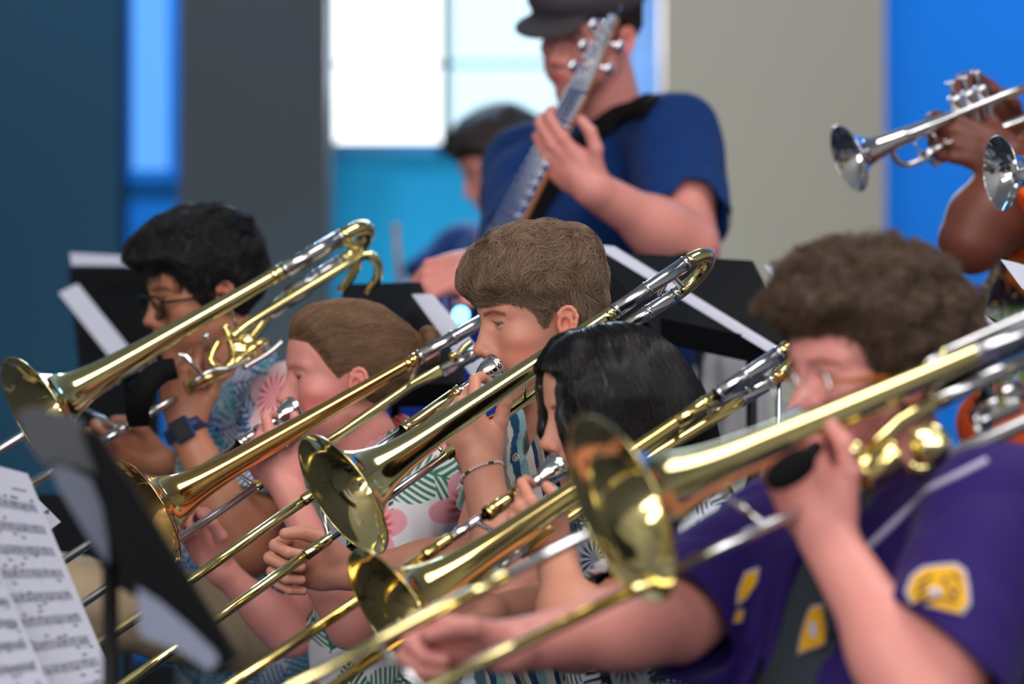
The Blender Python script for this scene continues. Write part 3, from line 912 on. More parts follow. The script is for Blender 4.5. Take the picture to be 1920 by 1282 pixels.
def sheet(pts, label, cat='sheet music', rows=7, group=None, notes=True, name='music_sheet'):
    """pts: corners top-left, top-right, bottom-right, bottom-left as read"""
    a, b, c, d = [np.asarray(p, float) for p in pts]
    root = empty(name, (a+b+c+d)/4, label, cat, group)
    n = unit(np.cross(b-a, d-a)); G = 8; V = []; 
    def S(u, v, h=0): 
        p = (a*(1-u)+b*u)*(1-v)+(d*(1-u)+c*u)*v
        return p-n*(h+.003*math.sin(u*3.1)*math.sin(v*2.3+.4))
    for i in range(G+1):
        for j in range(G+1): V.append(S(i/G, j/G, 0))
    for i in range(G+1):
        for j in range(G+1): V.append(S(i/G, j/G, -.0004))
    m = (G+1)**2; Fs = []
    for i in range(G):
        for j in range(G):
            q = (i*(G+1)+j, (i+1)*(G+1)+j, (i+1)*(G+1)+j+1, i*(G+1)+j+1); Fs.append(q); Fs.append(tuple(m+k for k in q[::-1]))
    mesh_obj('page', V, Fs, PAPER, root)
    if notes:
        rs = random.Random(int(abs(a[0])*1000)); mb = MB()
        def bar(u0, v0, u1, v1, w, h=.0008):
            m_ = 1 if abs(u1-u0)+abs(v1-v0) < .08 else 14
            for k_ in range(m_):
                f0, f1 = k_/m_, (k_+1)/m_
                p, q = S(u0+(u1-u0)*f0, v0+(v1-v0)*f0, h), S(u0+(u1-u0)*f1, v0+(v1-v0)*f1, h); t = unit(q-p); s = np.cross(t, n)*w/2
                mb.add([p-s, q-s, q+s, p+s], [(0, 1, 2, 3)])
        bar(.38, .06, .62, .06, .004); bar(.75, .085, .9, .085, .002)
        for r in range(rows):
            v = .14+r*.82/rows
            for k in range(5): bar(.07, v+k*.0075, .93, v+k*.0075, .0008)
            u = .12
            while u < .9:
                vv = v+.004+.022*rs.random(); hh = .03*rs.choice((-1, 1))
                bar(u, vv, u+.016, vv-.003, .0028, .001); bar(u+.015, vv, u+.015, vv-hh, .0008, .001)
                if rs.random() < .45: bar(u+.015, vv-hh, u+.05, vv-hh+.002, .0022, .001)
                u += rs.choice((.035, .05, .07, .10))
            for k in range(5): bar(.07+.215*k, v, .07+.215*k+.0001, v+.036, .0009, .001)
        mb.build('notation', INK, root, False)
    return root

def music_stand(corners, pole_base_z, label, group=None, lip=.05, mat=None, desk_t=.004, polexy=None, folded=True):
    """corners: desk top-left, top-right, bottom-right, bottom-left"""
    a, b, c, d = [np.asarray(p, float) for p in corners]
    mid = (a+b+c+d)/4; n = unit(np.cross(b-a, d-a)); mat = mat or BLACKM
    bx = (c+d)/2
    px, py = polexy if polexy else (mid[0], mid[1])
    root = empty('music_stand', (px, py, pole_base_z), label, 'music stand', group)
    bevel(MB().quadslab(a, b, c, d, desk_t).build('desk', mat, root, False), .001)
    e = n*lip
    MB().quadslab(d, c, c-e, d-e, .003).build('ledge', mat, root, False)
    hub = np.array([px, py, mid[2]-.05])
    MB().tube([mid+n*desk_t, mid+n*.02, hub], [.02, .02, .014], 14).build('tilt_bracket', mat, root)
    MB().tube([hub, (px, py, pole_base_z+.35)], .0095, 14).build('upper_pole', mat, root)
    MB().tube([(px, py, pole_base_z+.5), (px, py, pole_base_z+.06)], .013, 14).build('lower_pole', mat, root)
    for k in range(3):
        an = 2*math.pi*k/3+.5; u = vec(math.cos(an), math.sin(an), 0)
        MB().tube([vec(px, py, pole_base_z+.12), vec(px, py, pole_base_z+.10)+u*.1, vec(px, py, pole_base_z+.012)+u*.26], .009, 10).build('foot', mat, root)
    return root

# ------------------------------------------------------------------ the room
def paint(name, c, rough=.8, var=.03): return plain(name, c, rough, var=var, scale=2)
PERI = paint('periwinkle_paint', srgb(120, 158, 214)); TEAL = paint('teal_paint', srgb(8, 132, 164)); BLUEP = paint('blue_paint', srgb(14, 140, 236)); GREYP = paint('warm_grey_paint', srgb(180, 148, 120))
DARKTEAL = paint('deep_teal_paint', srgb(0, 46, 62)); CEIL = paint('ceiling_paint', (.62, .62, .60)); GREY_SHADED = paint('shaded_grey_paint', srgb(58, 49, 45)); FLOORM = plain('carpet', srgb(60, 62, 72), .95, scale=8, var=.2)  # the left column's grey carries its shade in the colour
WALLM = paint('wall_paint', (.52, .50, .47)); FRAMEM = plain('window_frame_paint', srgb(30, 110, 150), .5)
def X(px, d): return (px-960)/F*d
def Z(py, d): return CZ-(py-641)/F*d
def struct(name, mb, mat, parent=None, smooth=False):
    o = mb.build(name, mat, parent, smooth)
    if parent is None: o['kind'] = 'structure'
    return o
def slab(x0, x1, y0, y1, z0, z1): return MB().box(((x0+x1)/2, (y0+y1)/2, (z0+z1)/2), ((x1-x0)/2, (y1-y0)/2, (z1-z0)/2))
RX0, RX1, RY0, RY1, RZ = -5.5, 5.5, -5.6, 14.0, 4.9
struct('floor', slab(RX0, RX1, RY0, RY1+.4, -.1, 0), FLOORM)
struct('ceiling', slab(RX0, RX1, RY0, RY1+.4, RZ, RZ+.1), CEIL)
struct('wall_left', slab(RX0-.15, RX0, RY0, RY1+.4, 0, RZ), WALLM)
struct('wall_right', slab(RX1, RX1+.15, RY0, RY1+.4, 0, RZ), WALLM)
struct('wall_front', slab(RX0, RX1, RY0-.15, RY0, 0, RZ), WALLM)
# rear wall, built round its two window openings
D = RY1
wx0, wx1, wz0 = X(618, D), X(1176, D), Z(272, D); wtop = 3.7
sx0, sx1, sz0 = X(238, D), X(320, D), Z(322, D)
def back(a, b, z0, z1, mat, n): return struct(n, slab(a, b, D, D+.25, z0, z1), mat)
back(RX0, sx0, 0, RZ, BLUEP, 'wall_back'); back(sx0, sx1, 0, sz0, BLUEP, 'wall_back'); back(sx0, sx1, wtop, RZ, BLUEP, 'wall_back')
back(sx1, X(470, D), 0, RZ, BLUEP, 'wall_back'); back(X(470, D), wx0, 0, RZ, TEAL, 'wall_back')
back(wx0, wx1, 0, wz0, TEAL, 'wall_back'); back(wx0, wx1, wtop, RZ, TEAL, 'wall_back'); back(wx1, X(1400, D), 0, RZ, PERI, 'wall_back')
back(X(1400, D), RX1, 0, RZ, BLUEP, 'wall_back')
SKYM = emit('daylight_glass', (.90, .97, 1), 2.6); SKYC = emit('pale_blue_daylight_glass', (.62, .88, 1), 1.45); SKYB = emit('blue_daylight_glass', (.10, .36, .92), 1.25)
WARMS = emit('daylight_glass_front', (1, .98, .94), 2.0)
def window(n, x0, x1, z0, z1, y, glass, cols, rows, fr=.05, mat=FRAMEM):
    r = empty('window_%d' % n, ((x0+x1)/2, y, z0)); r['kind'] = 'structure'
    mb = MB()
    for i in range(cols+1):
        x = x0+(x1-x0)*i/cols; mb.box((x, y+.07, (z0+z1)/2), (fr/2, .03, (z1-z0)/2))
    for z in rows: mb.box(((x0+x1)/2, y+.07, z), ((x1-x0)/2, .022, fr*.22))
    for z in (z0, z1): mb.box(((x0+x1)/2, y+.07, z), ((x1-x0)/2, .03, fr*.4))
    mb.build('window_frame', mat, r, False)
    slab(x0, x1, y+.10, y+.11, z0, z1).build('window_pane', glass, r, False)
    slab(x0-.02, x1+.02, y-.03, y+.06, z0-.03, z0).build('window_sill', mat, r, False)
    return r
window(1, wx0, X(834, D), wz0, wtop, D, SKYM, 1, (Z(118, D), 2.6, 3.2), .028)
window(3, X(834, D), wx1, wz0, wtop, D, SKYC, 1, (Z(118, D), 2.6, 3.2), .028)
window(2, sx0, sx1, sz0, wtop, D, SKYB, 1, (), .02, BLUEP)
# columns in front of the rear wall
for k, (a, b, m) in enumerate(((335, 615, GREY_SHADED), (1243, 1660, GREYP))):
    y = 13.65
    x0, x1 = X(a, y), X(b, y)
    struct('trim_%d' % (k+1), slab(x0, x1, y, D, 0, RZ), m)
struct('wall_niche', slab(RX0, X(222, 13.65), 13.65, D, 0, RZ), DARKTEAL)
struct('baseboard_back', slab(RX0, RX1, D-.02, D, 0, .12), BLACKM)

# ------------------------------------------------------------------ trousers, shoes, chairs
def legs(root, o, B, mat, knee=(.44, .13, .02), shoe=True, stand=False, h=.006, th=1.0, floor=0.0, waist=.03, drop=0.0):
    f = Field(); Hc = o['Hc']; sp = unit(o['N']-Hc)
    f.ell(Hc, (.135*o.get('bulk', 1), .178*o.get('bulk', 1), .10), R=np.stack([B[:, 0], B[:, 1], sp], 1), k=.03)
    f.cap(Hc, Hc+sp*waist, .125*o.get('bulk', 1), .120*o.get('bulk', 1), k=.03)
    for s in (1, -1):
        sf = Field(); hp = Hc+B[:, 1]*s*.09-vec(0, 0, drop)
        if stand: kn = hp+B[:, 0]*.03-vec(0, 0, (Hc[2]-floor)*.48); an = vec(kn[0], kn[1], floor+.09)
        else: kn = Hc+B@vec(knee[0], s*knee[1], knee[2]); an = vec(kn[0]+B[0, 0]*.03, kn[1]+B[1, 0]*.03, floor+.10)
        f.cap(hp, kn, .088*th, .066*th, k=.03); f.cap(kn, an, .062*th, .050, k=.02)
        sf.cap(an-vec(0, 0, .055)-B[:, 0]*.02, an-vec(0, 0, .062)+B[:, 0]*.14, .034, .030, k=.01); sf.cap(an+vec(0, 0, .0), an-vec(0, 0, .05), .038, .036, k=.02)
        V, Q = sf.mesh(.007); V[:, 2] = np.maximum(V[:, 2], floor+.002); mesh_obj('shoe', V, Q, BLACKP, root)
    Cx = Hc.astype(np.float32)
    f.post = lambda P, d: d+.004*wav(P-Cx, 24, 6, 2)+.003*(1-2*np.abs(wav(P-Cx, 38, 5, 6))); f.lip = .01
    V, Q = f.mesh(h); ob = mesh_obj('trousers', V, Q, mat, root)
    return ob
def hand(fwd, dorsal, side, curls, **k): return dict(fwd=vec(*fwd), dorsal=vec(*dorsal), side=side, curls=curls, **k)
HOLD = [(58, 62, 40), (60, 66, 42), (62, 68, 44), (62, 68, 44)]
UPF = [(18, 22, 14), (55, 70, 40), (60, 74, 42), (62, 74, 42)]

def basic(c, rot, N, byaw=None, sh=.19, hip=.43, lean=-.02, drop=.055):
    B = frame(byaw if byaw is not None else rot[0])
    return dict(N=N, SL=N+B@vec(-.02, sh, -drop), SR=N+B@vec(0.0, -sh, -drop), Hc=N+B@vec(lean, 0, -hip)), B
def collar(root, N, B, spine, mat, pat_org, r=.072, h=.045, tilt=.3, open_=55, name='collar', drop=.02, flare=.018):
    """folded shirt collar, a thick band open at the throat"""
    V = []; n = 40; m = 5
    for lay in (0, 1):
        for i in range(n+1):
            a = math.radians(open_+(360-2*open_)*i/n)
            for j in range(m+1):
                t = j/m; front = .5+.5*math.cos(a)
                rad = r+flare*t*(1+.9*front)+(.0028 if lay else 0); z = .022-h*t*(1+.75*front**2)-front*.028
                V.append(N+B[:, 0]*(math.cos(a)*rad*1.05+.004)+B[:, 1]*math.sin(a)*rad+spine*(z-drop))
    Fs = []; S = (n+1)*(m+1)
    for i in range(n):
        for j in range(m):
            q = (i*(m+1)+j, (i+1)*(m+1)+j, (i+1)*(m+1)+j+1, i*(m+1)+j+1); Fs.append(q); Fs.append(tuple(S+k for k in q[::-1]))
    for i in range(n):
        for j in (0, m): Fs.append((i*(m+1)+j, S+i*(m+1)+j, S+(i+1)*(m+1)+j, (i+1)*(m+1)+j))
    for i in (0, n):
        for j in range(m): Fs.append((i*(m+1)+j, i*(m+1)+j+1, S+i*(m+1)+j+1, S+i*(m+1)+j))
    V = np.array(V); L = (V-pat_org)@B
    return mesh_obj(name, V, Fs, mat, root, True, {'pat': ('FLOAT_VECTOR', np.stack([L[:, 0]-.6*L[:, 1], L[:, 2]*1.0+.31, L[:, 1]], 1)), 'loc': ('FLOAT_VECTOR', L)})
def sidesign(L): return np.sign(L[:, 1]+1e-6)
def mk_dir(*a):
    return np.stack([np.broadcast_to(np.asarray(x, float), a[-1].shape) for x in a[:-1]], 1)
P3 = lambda L, x, y, z: np.stack([np.zeros(len(L))+x, np.zeros(len(L))+y, np.zeros(len(L))+z], 1)

# ================================================================== player in the striped shirt
def player_stripes():
    c = W(1018, 612, 6.95); N = W(1066, 800, 6.98)
    o, B = basic(c, (20, 9, 0), N, 22, .19, .44)
    o.update(label='young man with short brown hair in a striped shirt playing trombone, wearing a bracelet', h=.0022,
             head=dict(rot=(20, 9, 0), c=c, eye=.30, gaze=(.28, -.28), eye_mat=EYE_BLUE, blush=.75, stubble=.35, lips=(.80, .42, .42), brow=(.26, .19, .15), brow_s=.95), skin=SK_FAIR, armr=1.05,
             armL=dict(E=W(962, 1150, 6.70), W=W(900, 872, 6.76), r=1.10, hand=hand((-.40, -.02, 1), (-.45, -1, -.1), -1, [(44, 44, 30), (72, 82, 50), (76, 84, 50), (78, 84, 50)], sc=.98,
                       thumb=[(.020, .028, -.012), (.050, .050, -.020), (.075, .066, -.026), (.098, .078, -.026)])),
             armR=dict(E=W(880, 1055, 7.08), W=W(652, 1072, 6.93), r=.98, hand=hand((-1, .1, .25), (.25, 1, .35), 1, [(72, 78, 46), (74, 80, 48), (74, 80, 48), (74, 80, 48)], sc=1.06)))
    root, f, R, c, sc, _ = person(o)
    def dirf(L, i):
        top = ss(L[:, 2], .05, .115)[:, None]; fr = ss(L[:, 0], .035, .085)[:, None]; sg = sidesign(L)
        side = P3(L, -.28, 0, -1); tp = P3(L, .8, .35, -.1); frd = P3(L, .05, .75, -.55)
        d = side*(1-top)+tp*top; return d*(1-fr)+frd*fr
    hair(root, R, c, sc, dict(zx=[-.11, -.07, -.045, -.030, -.022, -.008, .010, .016, .026, .034, .045, .07, .09], zz=[-.065, -.068, -.045, -.01, .015, .030, .026, .004, .0, .018, .042, .050, .050],
         thick=lambda L: .004+.024*ss(L[..., 2]+.25*L[..., 0], .01, .12)+.0045*ss(L[..., 2], .0, .06)*wav(L.astype(np.float32), 110, 5, 3), n=26000, steps=6, step=.0048, dir=dirf, lift=.0045, jit=.30, wave=.12, clump=.75, edge=.035, w=.00042), H_BROWN)
    sf = shirt_field(o, B, .62, .55, flare=.074)
    cloth_obj('shirt', sf, B, N, SHIRT_STRIPE, root, .003)
    sp = unit(N-o['Hc']); collar(root, N, B, sp, SHIRT_STRIPE, N, .070, .05)
    for py, px in ((858, 968),):
        pos = W(px, py, 6.84); MB().lathe(pos, vec(-.6, -.8, .1), [(0, 0), (0, .0062), (.0012, .0066), (.0024, .0060), (.0018, .0045), (.0014, 0)], 20).build('shirt_button', NICKEL, root)
    # beaded bracelet
    a = o['armL']; d = unit(a['E']-a['W']); bc = a['W']+d*.012; b3 = basis(d); mb = MB(); mg = MB(); gb = []
    for i in range(46):
        t = 2*math.pi*i/46; p = bc+b3[:, 1]*math.cos(t)*.0335+b3[:, 2]*math.sin(t)*.0335+d*.006*math.sin(t+1)
        (mg if i % 9 in (3, 4) else mb).ball(p, .0024, 8, 6)
        if i % 9 == 4: gb.append(mg); mg = MB()
    br = mb.build('bracelet', plain('pale_beads', srgb(226, 200, 196), .35), root); GB = plain('green_bead', srgb(40, 84, 60), .35)
    for m_ in gb: m_.build('green_beads', GB, br)
    legs(root, o, B, DARKCLOTH, knee=(.42, .13, -.10), th=.92, drop=.04)
    return o
# ================================================================== girl with the hair bun
def player_bun():
    c = W(646, 722, 7.4); N = W(718, 840, 7.42)
    o, B = basic(c, (12, 2, 0), N, 16, .170, .40)
    o.update(label='young woman with light brown hair in a low bun and a palm-leaf shirt playing trombone', h=.0022, bulk=.92,
             head=dict(rot=(11, 2, 0), c=c, sc=.965, wide=.97, eye=.75, gaze=(.30, -.12), eye_mat=EYE_BROWN, blush=1.0, lips=(.86, .42, .46), cheek=1.08, brow=(.48, .36, .28), brow_s=.55), skin=SK_PINK, armr=.86, neck=.047,
             armL=dict(E=W(660, 1172, 7.12), W=W(536, 915, 7.16), r=.90, hand=hand((-.66, 0, 1), (-.35, -1, 0), -1, [(44, 40, 28), (72, 82, 50), (76, 84, 50), (78, 84, 50)], sc=.90,
                       thumb=[(.020, .028, -.012), (.050, .050, -.020), (.075, .066, -.026), (.098, .078, -.026)])),
             armR=dict(E=W(545, 1190, 7.42), W=W(408, 1062, 7.40), r=.84, hand=hand((-.55, 0, 1), (.55, 1, .2), 1, [(62, 66, 40)]*4, sc=.92)))
    root, f, R, c, sc, _ = person(o)
    bun = vec(-.140, 0, .062)
    def extra(sk):
        sk.ell((-.050, 0, .030), (.062, .062, .064), k=.03); sk.cap((-.09, 0, .055), (-.108, 0, .058), .024, .017, k=.02)
    def dirf(L, i):
        t = bun+vec(.03, 0, 0)-L; t /= np.linalg.norm(t, axis=1)[:, None]
        up = P3(L, -.25, 0, .42)*ss(L[:, 0], .0, .06)[:, None]
        return t+up
    hair(root, R, c, sc, dict(extra=extra, zx=[-.20, -.13, -.09, -.06, -.040, -.028, -.020, -.006, .012, .022, .032, .050, .068, .09], zz=[-.05, -.04, -.04, -.045, -.042, -.02, .018, .030, .022, .002, .022, .050, .074, .080],
         thick=lambda L: .004+.009*ss(L[..., 2]-.35*L[..., 0], .02, .11)+.0014*wav(L.astype(np.float32), 150, 5, 3), n=26000, steps=9, step=.0075, dir=dirf, lift=.0018, jit=.09, wave=.04, clump=.10, edge=.035, w=.00038, lip=.03), H_LBROWN, .97)
    # the bun: coiled strands
    fb = Field(); q = lambda v: R@(np.asarray(v, float))*sc+c
    for k in range(9):
        a0, a1 = k*.75, k*.75+.75
        fb.cap(q(bun+vec(-.006, math.sin(a0)*.013, math.cos(a0)*.017)), q(bun+vec(-.008, math.sin(a1)*.015, math.cos(a1)*.017)), .0145, .0145, k=.003)
    V, Q = fb.mesh(.002); rs = np.random.RandomState(4); L0 = ((V-c)@R)/sc
    rt = V[rs.choice(len(V), 4200)]
    def bd(P, i):
        L = ((P-c)@R)/sc-bun; return (np.stack([L[:, 0]*0-.2, L[:, 2], -L[:, 1]], 1)*60)@R.T
    SV, SQ, S = make_strands(fb, rt, bd, n=8, step=.0045, lift=.001, w=.00035, jit=.35)
    b = mesh_obj('hair_bun', np.concatenate([V, SV]), np.concatenate([Q, SQ+len(V)]), H_LBROWN, root, True, {'shade': ('FLOAT', np.concatenate([np.full(len(V), .35), S]))})
    mb = MB()
    for k in range(6):
        a = k*1.05; mb.ball(q(vec(-.112, .018+.008*math.sin(a), .040+.016*math.cos(a))), .0036, 10, 8)
    mb.build('hair_tie', plain('pink_beads', srgb(226, 170, 176), .3), root)
    MB().ball(q(vec(.0985, .0190, -.0225)), .0013, 10, 8).build('nose_stud', SILVER, root)
    sf = shirt_field(o, B, .60, .55, flare=.068, neck=(.056, 0))
    cloth_obj('shirt', sf, B, N, SHIRT_GREEN, root, .003)
    sp = unit(N-o['Hc']); collar(root, N, B, sp, SHIRT_GREEN, N, .066, .055, flare=.03)
    legs(root, o, B, DENIM, knee=(.40, .14, -.12), waist=.03, th=.9, drop=.055)
    return o
# ================================================================== man with black glasses at the far end
def player_glasses():
    c = W(386, 562, 7.9); N = W(462, 705, 7.92)
    o, B = basic(c, (20, 9, 0), N, 22, .19, .44)
    o.update(label='man with black hair, dark-framed glasses, smart watch and blue floral shirt playing trombone', h=.0025,
             head=dict(rot=(21, 10, 0), c=c, eye=.35, gaze=(0, -.2), blush=.5, brow=(.16, .13, .12), lips=(.72, .42, .42), stubble=.5, cheek=1.05), skin=SK_TAN, armr=1.0,
             armL=dict(E=W(462, 1030, 7.60), W=W(345, 800, 7.62), r=1.12, hand=hand((-.10, 0, 1), (-.45, -1, 0), -1, [(30, 50, 30), (58, 70, 40), (62, 72, 42), (62, 72, 42)], sc=1.0,
                       thumb=[(.020, .028, -.012), (.050, .050, -.016), (.078, .062, -.020), (.102, .060, -.022)])),
             armR=dict(E=W(440, 960, 8.12), W=W(292, 862, 7.95), r=.95, hand=hand((-.9, -.1, .35), (.2, 1, .2), 1, [(45, 62, 40)]*4)))
    root, f, R, c, sc, _ = person(o)
    def dirf(L, i):
        top = ss(L[:, 2], .05, .115)[:, None]; fr = ss(L[:, 0], .03, .08)[:, None]
        side = P3(L, -.35, 0, -1); tp = P3(L, .75, .3, -.15); frd = P3(L, .3, .35, -.75)
        d = side*(1-top)+tp*top; return d*(1-fr)+frd*fr
    hair(root, R, c, sc, dict(zx=[-.11, -.07, -.045, -.030, -.022, -.008, .012, .020, .030, .040, .055, .075, .09], zz=[-.085, -.085, -.06, -.02, .012, .026, .020, -.018, -.012, .012, .040, .062, .066],
         thick=lambda L: .009+.018*ss(L[..., 2]+.3*L[..., 0], .02, .12)+.006*ss(L[..., 0], .05, .09)+.005*wav(L.astype(np.float32), 90, 5, 3), n=16000, steps=8, step=.0058, dir=dirf, lift=.0065, jit=.28, wave=.12, clump=.7, edge=.03, w=.0005), H_BLACK)
    # glasses
    g = empty('glasses', root.location); g.parent = root; g.location = (0, 0, 0)
    q = lambda *v: R@(np.asarray(v, float))*sc+c
    mb = MB(); lens = MB()
    for s in (1, -1):
        cc = vec(.1035, s*.034, .004); pts = []
        for i in range(33):
            t = 2*math.pi*i/32; cu, su = math.cos(t), math.sin(t); e = .55
            pts.append(q(*(cc+vec(-.006*abs(math.copysign(abs(cu)**e, cu)*s-0)**2-.16*su*.0175*-1, math.copysign(abs(cu)**e, cu)*.0265, math.copysign(abs(su)**e, su)*.0195))))
        mb.tube(pts, .0026, 8, False)
        lens.add([q(*cc)]+pts[:-1], [(0, i+1, (i+1) % 32+1) for i in range(32)])
        mb.tube([q(.100, s*.0605, .012), q(.060, s*.078, .010), q(.0, s*.0815, .010), q(-.018, s*.0815, -.004)], .0024, 8)
    mb.tube([q(.108, .0085, .007), q(.111, 0, .010), q(.108, -.0085, .007)], .0017, 8)
    fr_ = mb.build('spectacle_frame', BLACKP, g); 
    gl = NT('lens_glass', .02); gl.color((.75, .8, .95)); gl.b.inputs['Transmission Weight'].default_value = 1; gl.b.inputs['IOR'].default_value = 1.02
    lens.build('lenses', gl.m, g)
    sf = shirt_field(o, B, .74, .6, flare=.080)
    cloth_obj('shirt', sf, B, N, SHIRT_BLUE, root, .0032)
    sp = unit(N-o['Hc']); collar(root, N, B, sp, SHIRT_BLUE, N, .072, .05)
    # smart watch
    a = o['armL']; d = unit(a['E']-a['W']); bc = a['W']+d*.006; b3 = basis(d)
    wt = empty('wristwatch', (0, 0, 0)); wt.parent = root
    mb = MB(); ring = []
    for i in range(41):
        t = 2*math.pi*i/40; ring.append(bc+b3[:, 1]*math.cos(t)*.0345+b3[:, 2]*math.sin(t)*.0335)
    V = []
    for p in ring[:-1]:
        n = unit(p-bc); 
        for (u, w) in ((-.011, 0), (.011, 0), (.011, .0035), (-.011, .0035)): V.append(p+d*u+n*w)
    Fs = [(i*4+j, i*4+(j+1) % 4, ((i+1) % 40)*4+(j+1) % 4, ((i+1) % 40)*4+j) for i in range(40) for j in range(4)]
    MB().add(V, Fs).build('watch_strap', plain('navy_rubber', srgb(28, 46, 84), .5), wt)
    n = unit(vec(-.12, -1, .12)); n = unit(n-d*np.dot(n, d)); Rw = np.stack([unit(np.cross(d, n)), d, n], 1); wc = bc+n*.038
    cs = MB().box(wc, (.0175, .020, .0055), Rw).build('watch_case', plain('blue_aluminium', srgb(30, 96, 170), .3, .6), wt, False); bevel(cs, .004, 4)
    sc_ = MB().box(wc+n*.0056, (.0150, .0178, .0008), Rw).build('watch_screen', plain('black_glass', (.004, .004, .006), .35, spec=.15), wt, False); bevel(sc_, .0007)
    legs(root, o, B, KHAKI, knee=(.50, .14, .09))
    return o
# ================================================================== woman with straight black hair
def player_black_hair():
    c = W(1149, 786, 6.45); N = W(1222, 950, 6.48)
    o, B = basic(c, (20, 9, 0), N, 24, .165, .41)
    o.update(label='young woman with straight black hair hiding her face, playing trombone in a leaf-print shirt', h=.0025, bulk=.92,
             head=dict(rot=(20, 9, 0), c=c, sc=.97, eye=.6, blush=.4, lips=(.70, .38, .38), brow=(.2, .15, .13)), skin=SK_FAIR, armr=.86, neck=.047,
             armL=dict(E=W(1082, 1200, 6.12), W=W(1040, 1040, 6.24), r=1.02, hand=hand((-.62, .05, .70), (-.4, -1, 0), -1, [(40, 50, 30), (70, 80, 50), (74, 82, 50), (76, 82, 50)], sc=.84)),
             armR=dict(E=W(1150, 1110, 6.62), W=W(905, 1150, 6.45), r=.92, hand=hand((-1, 0, .1), (.2, 1, .2), 1, HOLD, sc=.9)))
    root, f, R, c, sc, _ = person(o)
    def extra(sk):
        # falls of hair: back and both sides
        sk.ell((-.045, 0, -.01), (.075, .088, .10), k=.03)
        sk.cap((-.055, 0, -.04), (-.085, 0, -.20), .085, .075, k=.04)
        for s in (1, -1):
            sk.cap((.000, s*.072, .03), (.004, s*.082, -.10), .026, .022, k=.03)
            sk.cap((.030, s*.066, .065), (.050, s*.076, -.075), .018, .013, k=.03)
            sk.cap((.004, s*.080, -.09), (-.02, s*.085, -.20), .026, .020, k=.03)
            sk.cap((.05, s*.024, .105), (.088, s*.036, .060), .014, .013, k=.02)
            sk.cap((.088, s*.036, .060), (.090, s*.050, .0), .014, .013, k=.014)
            sk.cap((.090, s*.050, .0), (.080, s*.062, -.07), .013, .012, k=.014)
            sk.cap((.060, s*.055, .05), (.060, s*.066, -.09), .020, .018, k=.02)
        sk.cap((.082, .030, .070), (.094, .038, .02), .015, .015, k=.014); sk.cap((.094, .038, .02), (.088, .056, -.06), .015, .013, k=.014)
    zx = [-.20, .0, .02, .04, .06, .078, .085, .10]; zz = [-.30, -.30, -.30, -.12, -.09, -.05, .080, .085]
    def mod(L, th, m):
        # the open face between the locks
        w = np.exp(-((L[..., 1])/.030)**4)*ss(L[..., 0], .045, .062)*ss(-L[..., 2], -.090, -.070)
        return th-.05*w
    def dirf(L, i):
        top = ss(L[:, 2], .085, .125)[:, None]; sg = sidesign(L)
        dn = P3(L, -.12, 0, -1); tp = np.stack([.25*np.ones(len(L))*ss(L[:, 0], -.02, .05)-.35*ss(-L[:, 0], .0, .06), sg, -.3*np.ones(len(L))], 1)
        return dn*(1-top)+tp*top
    hair(root, R, c, sc, dict(extra=extra, zx=zx, zz=zz, mod=mod, keep=lambda L, m: np.ones(len(L), bool), rootf=lambda L, m: (L[:, 2] > -.19) & ~((np.abs(L[:, 1]) < .045) & (L[:, 0] > .05) & (L[:, 2] < .08)),
         thick=lambda L: .011+.002*wav(L.astype(np.float32)*np.array([1, 1, .25], np.float32), 130, 5, 3), n=15000, steps=12, step=.009, dir=dirf, lift=.0012, jit=.05, wave=.02, edge=.012, w=.00042, lip=.05), H_BLACKS)
    sf = shirt_field(o, B, .70, .6, flare=.072)
    cloth_obj('shirt', sf, B, N, SHIRT_MONO, root, .0032)
    sp = unit(N-o['Hc']); collar(root, N, B, sp, SHIRT_MONO, N, .066, .05)
    legs(root, o, B, DARKCLOTH)
    return o
